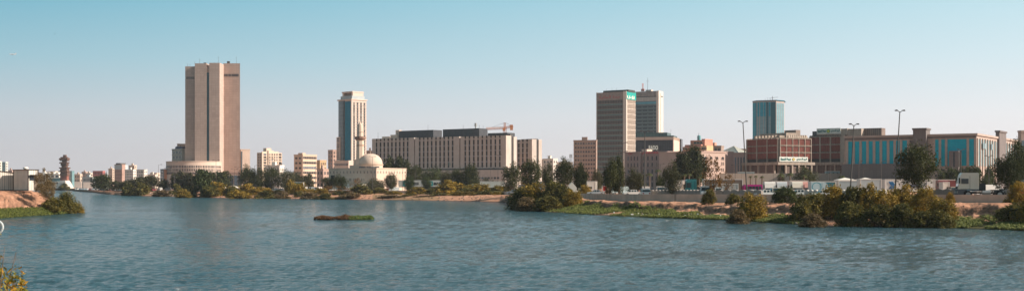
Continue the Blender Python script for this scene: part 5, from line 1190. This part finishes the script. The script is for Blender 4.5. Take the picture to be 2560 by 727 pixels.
def hash_(s): return sum(ord(c)*(i+3) for i, c in enumerate(s))
TCNT = [0]
def tree(u0, u1, vt, Y, kind, label, trunk=.22, name=None, cat='tree', hi=None, z0=None, group=None):
    TCNT[0] += 1; i = TCNT[0]; u = (u0+u1)/2; z0 = zg(u) if z0 is None else z0; hi = (Y < 300) if hi is None else hi
    H = Z(vt, Y)-z0; R_ = (u1-u0)/2/F*Y*(.95 if Y < 500 else 1.08); t = thing(name or 'tree', label, cat, (X(u, Y), Y, z0), 0, group); rr_ = random.Random(i)
    c = link('crown', cm(kind, i, hi), t, (0, 0, H*trunk), rr_.uniform(0, 6.28)); c.scale = (R_, R_, H*(1-trunk)*1.02)
    o = MB(); tr = max(.1, H*.022); top = H*(trunk+.35)
    o.tube((0, 0, -.2), (tr*rr_.uniform(-1, 1), 0, top*.5), tr, tr*.75, 7); o.tube((0, 0, top*.5), (0, 0, top), tr*.75, tr*.4, 6)
    for k in range(6):
        a = rr_.uniform(0, 6.28); e = rr_.uniform(.45, .8); zs_ = H*trunk*rr_.uniform(.7, 1.4); o.tube((0, 0, zs_), (R_*e*math.cos(a), R_*e*math.sin(a), zs_+H*(1-trunk)*rr_.uniform(.25, .6)), tr*.5, tr*.15, 5)
    o.build('trunk', bark, t); return t
def bush(u0, u1, vt, Y, kind, label, vb=None, hi=None, z0=None, group=None, name='bush', flat=False):
    TCNT[0] += 1; i = TCNT[0]; u = (u0+u1)/2; hi = (Y < 330) if hi is None else hi
    if z0 is None:
        yw, yc = YW(u), ip(WY, u); z0 = bankz(u, min(1, max(0, (Y-yw)/(yc-yw)))) if Y < yc else zg(u)
    if vb: z0 = Z(vb, Y)
    H = Z(vt, Y)-z0; H *= 1 if Y < 330 else 1.3; R_ = (u1-u0)/2/F*Y*(1.08 if Y < 330 else 1.12); t = thing(name, label, 'bush', (X(u, Y), Y, z0-.15), 0, group); rr_ = random.Random(i*3)
    c = link('foliage', cm(kind, i, hi), t, (0, 0, 0), rr_.uniform(0, 6.28)); c.scale = (R_, min(R_, 4.5)*.9+.3, (H+.15)*1.06)
    o = MB()
    for k in range(7):
        a = rr_.uniform(0, 6.28); o.tube((0, 0, 0), (R_*.6*math.cos(a), min(R_, 3)*.6*math.sin(a), H*rr_.uniform(.5, .85)), .06, .02, 5)
    o.build('stems', bark, t); return t
TR = [ # near line of trees
 (2247, 2342, 369, 201, 'dark', 'big leafy tree standing alone in front of the lettered white trailer', .24), (2487, 2556, 392, 200, 'dark', 'dense tree right of the cream white tractor', .18), (2520, 2575, 358, 203, 'dark', 'leaning taller crown cut by the right edge', .3),
 (1757, 1812, 396, 238, 'rust', 'sparse reddish tree in front of the brown canvas trailer', .2), (1798, 1836, 430, 240, 'rust', 'smaller sparse reddish tree right of the other sparse one', .2), (1656, 1703, 412, 250, 'olive', 'olive tree behind scalloped blocks below plain pink wing', .15),
 (1507, 1545, 404, 300, 'cone', 'left half of dense dark pair at foot of concrete office tower', .08), (1532, 1562, 396, 305, 'cone', 'right taller half of dense dark pair at foot of concrete office tower', .08), (1562, 1614, 426, 300, 'olive', 'rounded olive tree left of the white off road car', .1),
 (1435, 1471, 415, 340, 'cone', 'pointed dark tree left of refrigerated container', .1), (1383, 1437, 403, 370, 'dark', 'broad dark tree right of a small tree, above big bush', .15), (1356, 1386, 413, 380, 'dark', 'small dark tree second from left above big bush', .12), (1302, 1358, 404, 400, 'dark', 'broad dark tree above left part of big bush', .15), (1257, 1304, 414, 420, 'dark', 'dark tree overlapping the right end of pale trailer', .1),
 (1157, 1196, 416, 545, 'cone', 'dense pointed tree left of the plain pale trailer', .08), (1127, 1161, 426, 550, 'dark', 'dark roadside tree right of longer lettered container', .1), (1102, 1129, 431, 555, 'olive', 'thin olive roadside tree over letters of longer lettered container', .1), (1056, 1078, 443, 560, 'mid', 'thin greenish tree before left end of longer lettered container', .15), (1011, 1036, 443, 560, 'mid', 'round little tree before the left container trailer', .15), (964, 992, 436, 565, 'olive', 'slanting slender tree right of mosque by the red car', .2),
 (1058, 1112, 423, 640, 'mid', 'wide light green tree before podium of the long pale block', .1), (1020, 1056, 417, 650, 'dark', 'dark tree behind left container trailer', .1), (958, 990, 398, 690, 'dark', 'left of two dark trees rising behind the mosque wall', .15), (988, 1021, 399, 690, 'dark', 'right of two dark trees rising behind the mosque wall', .15),
 (804, 832, 445, 590, 'dark', 'small dark tree left of mosque front', .1), (831, 866, 440, 590, 'dark', 'dark rounded tree before mosque front', .1), (877, 907, 447, 592, 'rust', 'thin sparse tree before mosque plinth', .15), (918, 958, 449, 592, 'olive', 'sparse olive tree at mosque corner lamp', .1),
 (598, 636, 419, 640, 'dark', 'leftmost dense green tree right of tall tower', .05), (630, 660, 425, 640, 'dark', 'second dense green tree right of tall tower', .05), (655, 700, 423, 645, 'dark', 'dense green tree before the small white house', .05), (698, 738, 428, 640, 'olive', 'olive tree between white house and orange flats', .08), (728, 762, 436, 690, 'olive', 'grey olive tree in front of orange peach flats', .08), (756, 782, 437, 700, 'olive', 'small olive tree right side of orange peach flats', .08),
 (334, 392, 443, 700, 'olive', 'spreading grey green tree below right white apartment block', .08), (233, 273, 440, 780, 'dark', 'dark round tree below the dull red building', .05), (272, 300, 454, 760, 'olive', 'low olive tree below the brown pink office', .08), (300, 336, 452, 740, 'olive', 'low olive tree before left white apartment block', .08),
 (396, 425, 450, 720, 'olive', 'low olive tree before the brick block', .1), (428, 462, 432, 720, 'olive', 'grey green tree before left side of round drum', .08), (455, 492, 436, 715, 'olive', 'grey green tree before middle of round drum', .08), (488, 530, 428, 690, 'dark', 'dark tree before right side of round drum', .05), (528, 572, 432, 740, 'dark', 'dark tree left of the arched canopies', .05),
 (1687, 1763, 378, 480, 'dense', 'huge round dark green tree in front of the pink buildings', .12), (1985, 2045, 421, 470, 'dark', 'wide dark tree below the long white post office sign', .08), (1945, 1962, 432, 480, 'olive', 'small shaggy tree left of the wide dark tree', .1),
 (1478, 1506, 428, 420, 'olive', 'spiky olive tree at left foot of concrete office tower', .1), (1200, 1240, 448, 610, 'olive', 'low olive tree behind the plain pale trailer', .08), (1640, 1662, 440, 340, 'mid', 'thin pale green tree right of dark gateway', .15), (2452, 2480, 440, 380, 'mid', 'pale green tree behind the tractor cab', .1)]
for a in TR: tree(*a[:6], trunk=a[6], hi=(a[3] < 660))
for i, (u0, u1, vt) in enumerate(((2344, 2372, 428), (2366, 2394, 425), (2388, 2412, 423), (2406, 2430, 421), (2425, 2452, 420), (2462, 2486, 421), (2520, 2545, 425))):
    tree(u0, u1, vt, 430, 'mid', 'feathery pale green tree in the hedge row below teal building', .03, group='feathery trees below the teal building')
# palms
fm = leafmat('palm fronds', [(.04, .05, .015), (.08, .09, .03), (.13, .13, .05)])
def palm(u, vt, Y, label, w=20):
    z0 = zg(u); H = Z(vt, Y)-z0; t = thing('palm_tree', label, 'palm', (X(u, Y), Y, z0), 0, 'palms'); R_ = w/2/F*Y; hh = H-R_*.4
    MB().tube((0, 0, 0), (0, 0, hh), .26, .2, 8).build('trunk', bark, t); rr_ = random.Random(int(u)); o = MB()
    for k in range(26):
        a = k*2.4; up = rr_.uniform(-.2, 1.0); pts = []
        for s in range(6):
            q = s/5; pts.append(Vector((R_*q*math.cos(a)*(1-.25*up), R_*q*math.sin(a)*(1-.25*up), hh+R_*(up*q*.9-q*q*(.7+.3*up)))))
        sd_ = Vector((-math.sin(a), math.cos(a), 0))
        for p, q_ in zip(pts, pts[1:]):
            for sg in (-1, 1):
                for f_ in (0, .5): m_ = p+(q_-p)*f_; o.poly([m_, m_+(q_-p)*.45, m_+(q_-p)*.6+sd_*sg*R_*.16-Vector((0, 0, R_*.08))])
    o.build('crown', fm, t)
for u, v, Y, lab, w in ((1624, 430, 420, 'palm left of dark gateway before red lettering building', 18), (1645, 421, 430, 'tall palm before red lettering building right windows', 18), (1711, 433, 410, 'palm left half of pair at foot of huge round tree', 16), (1723, 431, 415, 'palm right half of pair at foot of huge round tree', 16), (1748, 440, 400, 'low palm at right foot of huge round tree', 14),
    (1876, 438, 430, 'leftmost of three small palms by the post office wall', 12), (1890, 437, 432, 'middle of three small palms by the post office wall', 12), (1905, 438, 434, 'rightmost of three small palms by the post office wall', 13), (1952, 431, 430, 'bushy palm left of wide dark tree', 22), (1975, 429, 430, 'taller palm touching wide dark tree', 22), (2010, 434, 425, 'palm in front of wide dark tree', 18), (2105, 436, 430, 'dry palm above the left peaked tent', 22), (1535, 445, 330, 'low palm hidden under dense dark pair', 14)):
    palm(u, v, Y, lab, w)
# bank bushes: u0,u1,vtop,Y,kind,label
BU = [(1272, 1330, 475, 280, 'goldg', 'left end of the big bush clump on the point'), (1305, 1372, 466, 278, 'gold', 'golden bush in left middle of the clump on the point'), (1350, 1412, 461, 276, 'goldg', 'tallest olive bush of the clump on the point'), (1385, 1435, 468, 272, 'goldg', 'dark olive bush right middle of the clump on the point'), (1405, 1455, 480, 268, 'gold', 'small rusty bush at right end of clump on the point'), (1290, 1345, 497, 266, 'grey', 'greyish low bush at the waterline of the point'), (1340, 1400, 495, 264, 'goldg', 'low dark bush at waterline middle of the point'),
 (1446, 1478, 466, 318, 'gold', 'golden bush behind the wall left of refrigerated container'), (1757, 1788, 477, 221, 'goldg', 'round olive bush leaning on the wall below sparse tree'), (1818, 1852, 487, 216, 'goldg', 'small olive bush left of the large golden one by the wall'), (1845, 1914, 492, 192, 'gold', 'large golden orange bush alone on the green slope'), (1822, 1870, 528, 180, 'grey', 'greyish skirt bush at foot of the golden orange bush'),
 (1936, 1990, 472, 207, 'shrub', 'round dark green bush by the wall before the lorries'), (1974, 2030, 497, 180, 'goldg', 'low left end bush of the long bank thicket'), (2005, 2070, 490, 183, 'goldg', 'second bush from left in the long bank thicket'), (2050, 2120, 474, 184, 'gold', 'tall golden bush before the painted container'), (2000, 2060, 538, 166, 'grey', 'pale dry brush at waterline left of long thicket'), (2100, 2165, 476, 182, 'goldg', 'olive bush below left grey white trailer'), (2095, 2160, 512, 168, 'goldg', 'low olive bush at waterline below left trailer'),
 (2140, 2200, 470, 182, 'gold', 'bright golden bush below right grey white trailer'), (2180, 2245, 484, 178, 'gold', 'broad golden bush middle of long thicket'), (2160, 2230, 518, 166, 'goldg', 'low dark bush at waterline middle of long thicket'), (2225, 2290, 473, 180, 'gold', 'golden bush under the big tree'), (2225, 2285, 515, 165, 'goldg', 'low bush at waterline under the big tree'), (2275, 2345, 478, 176, 'gold', 'golden bush right below the big tree'), (2320, 2390, 503, 168, 'gold', 'right end golden bush of the long thicket'), (2280, 2345, 532, 163, 'goldg', 'low olive brush at waterline right end of thicket'), (2330, 2380, 532, 162, 'goldg', 'small dark bush at waterline right end of thicket'),
 (2368, 2382, 484, 184, 'gold', 'tiny weed clump against the wall left of tractor'), (2520, 2580, 462, 178, 'gold', 'golden bush by wall at the right edge'), (2500, 2580, 512, 164, 'goldg', 'big dark olive bush at bottom of right edge'), (2550, 2640, 498, 160, 'gold', 'large bush cut by the right edge at waterline'),
 # far bank
 (304, 342, 470, 640, 'goldg', 'left of two olive bushes on far bank below low olive trees'), (336, 372, 467, 640, 'goldg', 'right of two olive bushes on far bank below spreading tree'), (425, 455, 468, 620, 'goldg', 'yellowish bush right of the far car park'), (459, 490, 474, 560, 'goldg', 'bush at the left foot of the dark bank tree'), (488, 528, 446, 560, 'shrub', 'tall dark green bank bush before the drum'), (520, 566, 466, 555, 'gold', 'golden bank bush right of tall dark one'), (505, 545, 474, 548, 'goldg', 'low olive bank bush in front of the golden one'), (562, 600, 472, 555, 'goldg', 'olive bush below the arched canopies'), (595, 640, 468, 550, 'gold', 'golden bush right of the arched canopies'), (628, 682, 474, 548, 'gold', 'wide golden bush below dense green trees'),
 (716, 742, 461, 545, 'gold', 'golden bush left half of pair below teal container'), (732, 770, 466, 540, 'gold', 'golden bush right half of pair below teal container'), (786, 818, 475, 530, 'gold', 'golden bush alone below the red saloon'), (812, 852, 470, 545, 'rust', 'low rusty bush by wall left of mosque lamp'), (848, 880, 472, 545, 'rust', 'second low rusty bush by the far wall'), (832, 878, 480, 520, 'goldg', 'low olive bush before rusty ones on far bank'), (878, 928, 468, 520, 'goldg', 'large olive bush left of the bare pink bank'),
 (1016, 1066, 473, 500, 'gold', 'golden bush alone below the container trailers'), (1090, 1160, 463, 492, 'gold', 'large brown gold bush left part of the far thicket'), (1140, 1200, 475, 488, 'goldg', 'olive bush second in far thicket'), (1180, 1235, 469, 484, 'gold', 'golden bush third in far thicket'), (1220, 1276, 470, 480, 'gold', 'golden bush at right end of far thicket'), (1080, 1120, 484, 478, 'goldg', 'low dark bush at far waterline before thicket'), (148, 172, 463, 1100, 'goldg', 'far olive bush at channel mouth below sculpture'),
 (928, 965, 474, 535, 'goldg', 'olive bush at left end of bare pink bank by mosque lamp'), (968, 1006, 480, 510, 'gold', 'small golden bush mid way along the bare pink bank'), (1060, 1098, 476, 500, 'goldg', 'olive bush right next to the lone golden bush'), (1225, 1272, 482, 462, 'gold', 'golden brush at waterline right before the big point clump'), (1004, 1040, 486, 482, 'goldg', 'low olive bush at waterline below left container trailer'),
 (690, 722, 484, 500, 'grey', 'brown dry brush at far waterline below olive tree'), (850, 900, 486, 484, 'grey', 'brown dry brush at far waterline below large olive bush'), (940, 1010, 489, 478, 'grey', 'low brown dry brush at waterline on the bare pink bank'), (1040, 1090, 489, 470, 'grey', 'low brown dry brush at waterline right of lone golden bush'), (380, 430, 480, 600, 'grey', 'brown scrub on the pale rocks of the far bank'), (752, 795, 485, 497, 'grey', 'brown dry brush at far waterline right of golden pair'),
 (676, 712, 478, 548, 'goldg', 'low olive bush between golden pairs below small white house'), (766, 790, 476, 540, 'gold', 'small golden bush right of golden pair below teal container'), (738, 766, 482, 512, 'goldg', 'low olive skirt bush at waterline of the golden pair'), (640, 690, 483, 508, 'goldg', 'low olive bush at far waterline below small white house'), (925, 950, 478, 540, 'rust', 'small rusty bush left end of the bare pink bank'),
 (572, 625, 482, 505, 'gold', 'low golden bush at far waterline right of canopies'), (1120, 1190, 481, 470, 'gold', 'low golden brush at waterline in far thicket left'), (1190, 1262, 480, 466, 'goldg', 'low olive brush at waterline in far thicket right'), (1150, 1220, 468, 492, 'gold', 'tall golden bush in middle of far thicket'), (786, 850, 488, 488, 'goldg', 'low olive bush at far waterline below the mosque trees'), (440, 475, 480, 545, 'gold', 'small golden bush among the pale rocks')]
for a in BU: bush(*a)
# left bank plants
bush(92, 132, 430, 236, 'wisp', 'dry grey brown tamarisk beside the narrow shed', vb=478)
bush(95, 136, 455, 232, 'wisp', 'lower dry grey tamarisk at bank edge right of shed', vb=492)
bush(142, 190, 486, 243, 'goldr', 'tall olive bush at tip of the left bank', vb=532)
bush(109, 158, 497, 236, 'goldg', 'low spreading olive bush on left bank slope', vb=528)
bush(178, 208, 511, 249, 'gold', 'small golden bush at very tip of the left bank', vb=531)
# foreground bush under the camera and white ring
t = thing('foreground_bush', 'blurred orange bush in the bottom left corner', 'bush', (X(-15, 20)-.0, 20, 3.2))
c = link('foliage', crownmesh('foliage', 77, lf_orange, ncl=60, nl=26, leaf=.09, shape='bush', cr=(.06, .2), asp=.4), t); c.scale = (.62, .6, 1.36)
c = link('side_spray', crownmesh('side_spray', 78, lf_orange, ncl=8, nl=40, leaf=.22, shape='round', cr=(.3, .5), asp=.35), t, (-.08, 0, 1.5)); c.scale = (.18, .2, .42)
o = MB()
for k in range(10): a = k*1.1; o.tube((0, 0, 0), (.35*math.cos(a), .3*math.sin(a), 1.0+.08*k), .015, .005, 5)
o.build('stems', bark, t)
o = MB(); R_ = .11; n = 24; cxr, czr = X(-6, 20.5), Z(567, 20.5)
for i in range(n):
    a, b_ = 2*PI*i/n, 2*PI*(i+1)/n; o.tube((R_*math.cos(a), 0, R_*math.sin(a)), (R_*math.cos(b_), 0, R_*math.sin(b_)), .018, .018, 8)
tag(o.build('plastic_ring', M('weathered white plastic', (.5, .54, .56), .5), None, (cxr-.02, 20.5, czr)), 'white plastic ring caught on the bush at left edge', 'ring')
# ------------------------------------------------------------------ ground cover, rocks, litter
def scatter(name, mat, pts, leaf, seed, up=.6, asp=.45):
    r = random.Random(seed); vs = []; fs = []
    for (x, y, z) in pts:
        for k in range(3):
            p = Vector((x+r.uniform(-.25, .25), y+r.uniform(-.25, .25), z+r.uniform(0, .3))); a = Vector((r.gauss(0, 1), r.gauss(0, 1), r.gauss(up, .7))).normalized(); b_ = a.orthogonal().normalized(); L_ = leaf*r.uniform(.6, 1.4); n = len(vs)
            vs += [tuple(p-a*L_*.5), tuple(p+b_*L_*asp*.5), tuple(p+a*L_*.5), tuple(p-b_*L_*asp*.5)]; fs.append((n, n+1, n+2, n+3))
    me = bpy.data.meshes.new(name); me.from_pydata(vs, [], fs); me.materials.append(mat); me.update(); return link(name, me)
gcm = leafmat('bright creeping green', [(.028, .036, .01), (.07, .082, .018), (.14, .15, .032), (.26, .23, .055)])
pts = []; r4 = random.Random(3)
while len(pts) < 15000:
    u = r4.uniform(1290, 2600); t_ = r4.random()**1.2*.5
    if cover(u, t_+.04*math.sin(u*.05)) < r4.random()*.95: continue
    yw, yc = YW(u), ip(WY, u); Y = yw+t_*(yc-yw); x = X(u, Y)
    if nz(x, Y, .16, 9) < -.12+t_*.9-.25: continue
    yw2 = yw+1.6*nz(X(u, yw), 0, .08)*yw/200; t2 = (Y-yw2)/(yc-yw2)
    if t2 < .01: continue
    e = math.sin(PI*t2); z = rightz(u, t2, x, Y); pts.append((x, Y, z+.25*max(0, nz(x, Y, .35, 4))))
tag(scatter('ground_cover', gcm, pts, .34, 4), 'bright green creeping plants covering the right bank slope', 'ground cover', kind='stuff')
pts = []
while len(pts) < 3500:
    u = r4.uniform(-60, 172); t_ = r4.random()*.125; yw = CH*F/(ip(LW, u)-HV)-1.0*nz(u*.05, 3, .8); Y = yw+t_*ip(LD, u); pts.append((X(u, Y), Y, leftz(u, t_)+.05))
tag(scatter('ground_cover', gcm, pts, .3, 5), 'green creeping plants along foot of the left bank', 'ground cover', kind='stuff')
pts = []
for i in range(2600):
    a = r4.random(); x0, x1 = X(785, 200), X(930, 200)
    if abs(a-.345) < .025: continue
    wid = (1.0 if a < .33 else 1.5)*math.sqrt(max(0, 1-((a-.17)/.17)**2 if a < .34 else 1-((a-.67)/.33)**2)); s_ = r4.uniform(-1, 1)
    pts.append((x0+(x1-x0)*a, 201+s_*wid*1.4, .02+(.3+.3*max(0, nz(a*9, 1, 1, 2)))*max(0, 1-s_*s_)*min(1, wid)))
xs_ = X(785, 200)+(X(930, 200)-X(785, 200))*.66
rm = leafmat('reddish marsh plants', [(.04, .022, .012), (.09, .045, .022), (.14, .07, .03), (.08, .09, .025)]); gm = leafmat('green marsh plants', [(.03, .045, .01), (.06, .09, .02), (.11, .14, .03), (.17, .18, .05)])
tag(scatter('islet_plants', rm, [p for p in pts if p[0] < xs_+rnd.uniform(-1, 1)], .26, 6), 'reddish marsh plants covering left part of the small islet', 'ground cover', kind='stuff')
tag(scatter('islet_plants', gm, [p for p in pts if p[0] >= xs_-.6], .26, 8), 'bright green marsh plants on right end of the small islet', 'ground cover', kind='stuff')
def rocks(name, label, n, f, seed, mat):
    r = random.Random(seed); o = MB()
    for i in range(n):
        x, y, z, s = f(r); k = r.randint(5, 7); q = [(x+s*math.cos(2*PI*j/k+r.uniform(-.3, .3))*r.uniform(.6, 1), y+s*math.sin(2*PI*j/k)*r.uniform(.6, 1)) for j in range(k)]
        q2 = [(x+(a-x)*.75, y+(b_-y)*.75) for a, b_ in q]; o.hexa(q, z-.1, z+s*r.uniform(.2, .5), 0, q2)
    tag(o.build(name, mat), label, 'rubble', kind='stuff')
def f1(r):
    u = r.uniform(375, 470); t_ = r.uniform(.05, .7); Y = YW(u)+t_*(ip(WY, u)-YW(u)); return X(u, Y), Y, bankz(u, t_), r.uniform(.4, 1.3)
rocks('rubble', 'pale broken rocks on the far bank left of the olive bushes', 150, f1, 1, M('pale rock', (.42, .31, .25), .95, .2, 1))
def f2(r):
    u = r.uniform(1400, 2520); t_ = r.random()**2*.7; Y = YW(u)+t_*(ip(WY, u)-YW(u)); return X(u, Y), Y, bankz(u, t_)+.2, r.uniform(.1, .28)
rocks('rubble', 'scattered stones along the right bank slope', 90, f2, 2, M('dusty stone', (.34, .25, .2), .95, .3, 1))
def f3(r):
    u = r.uniform(480, 1270); t_ = r.uniform(0, .4); Y = YW(u)+t_*(ip(WY, u)-YW(u)); return X(u, Y), Y, bankz(u, t_)+.1, r.uniform(.2, .6)
rocks('rubble', 'dark stones along the far waterline', 220, f3, 3, M('dark wet stone', (.14, .10, .08), .9, .3, 1))
def f4(r):
    u = r.uniform(1420, 2400); t_ = r.random()*.25; Y = YW(u)+t_*(ip(WY, u)-YW(u)); return X(u, Y), Y, bankz(u, t_)+.25, r.uniform(.08, .2)
rocks('litter', 'white scraps of litter on the green slope', 26, f4, 4, M('white scraps', (.6, .6, .58), .6, .1, 1))
# ------------------------------------------------------------------ aircraft and birds
Y = 7000; t = thing('airliner', 'tiny white airliner low in the sky at far left', 'aircraft', (X(32, Y), Y, Z(136, Y)), 0); ac = M('airliner white', (.7, .68, .66), .4)
o = MB(); o.tube((-17, 0, 0), (14, 0, 0), 2.0, 2.0, 10); o.tube((-21, 0, -.3), (-17, 0, 0), .5, 2.0, 10); o.tube((14, 0, 0), (20, 0, 1), 2.0, .5, 10); o.build('fuselage', ac, t)
for sg in (-1, 1):
    o = MB(); o.hexa([(-4, sg*1), (3, sg*1), (8, sg*17), (6, sg*17)], -1.2, -.8); o.build('wing', ac, t); MB().tube((-4, sg*6, -2.2), (0, sg*6, -2.2), 1.0).build('engine', darkst, t)
    MB().hexa([(15, sg*.5), (18.5, sg*.5), (20, sg*6), (18.5, sg*6)], .6, .9).build('tailplane', ac, t)
MB().xprof([(13, 1.5), (18, 8), (20.5, 8), (19, 1)], .25).build('tail_fin', ac, t)
for u, v, Y, lab in ((137, 86, 420, 'dark bird flying high above the sculpture'), (1246, 105, 520, 'bird flying highest above the long pale block'), (1357, 167, 560, 'bird flying right of centre above the pale annex'), (1313, 155, 640, 'small distant bird above the tower crane')):
    t = thing('bird', lab, 'bird', (X(u, Y), Y, Z(v, Y)), rnd.uniform(-.6, .6)); bk = M('dark plumage', (.03, .03, .03))
    o = MB(); o.lathe([(.01, -.28), (.06, -.15), (.08, 0), (.05, .15), (.01, .26)], 8); q = o.build('body', bk, t, smooth=True); q.rotation_euler = (0, PI/2, 0)
    for sg in (-1, 1): MB().xprof([(-.08, 0), (.08, 0), (.1, .02), (-.1, .02)], .02).build('shoulder', bk, t) if 0 else None; o = MB(); o.poly([(-.1, 0, 0), (.09, 0, 0), (.07, sg*.3, .12), (.0, sg*.45, .1), (-.06, sg*.3, .14)]); o.poly([(-.1, 0, -.01), (-.06, sg*.3, .13), (.0, sg*.45, .09), (.07, sg*.3, .11), (.09, 0, -.01)]); o.build('wing', bk, t)
# ------------------------------------------------------------------ air
hz = MB().box(-4200, 4200, -90, 6600, -3.0, 150); h = bpy.data.materials.new('haze air'); h.use_nodes = True; nt = h.node_tree; nt.nodes.clear()
oo = N(nt, 'ShaderNodeOutputMaterial'); pv = N(nt, 'ShaderNodeVolumePrincipled'); pv.inputs['Color'].default_value = (.93, .93, .95, 1); pv.inputs['Density'].default_value = .00006; pv.inputs['Anisotropy'].default_value = .2
nt.links.new(pv.outputs[0], oo.inputs['Volume'])
o = hz.build('haze', h); tag(o, kind='stuff')
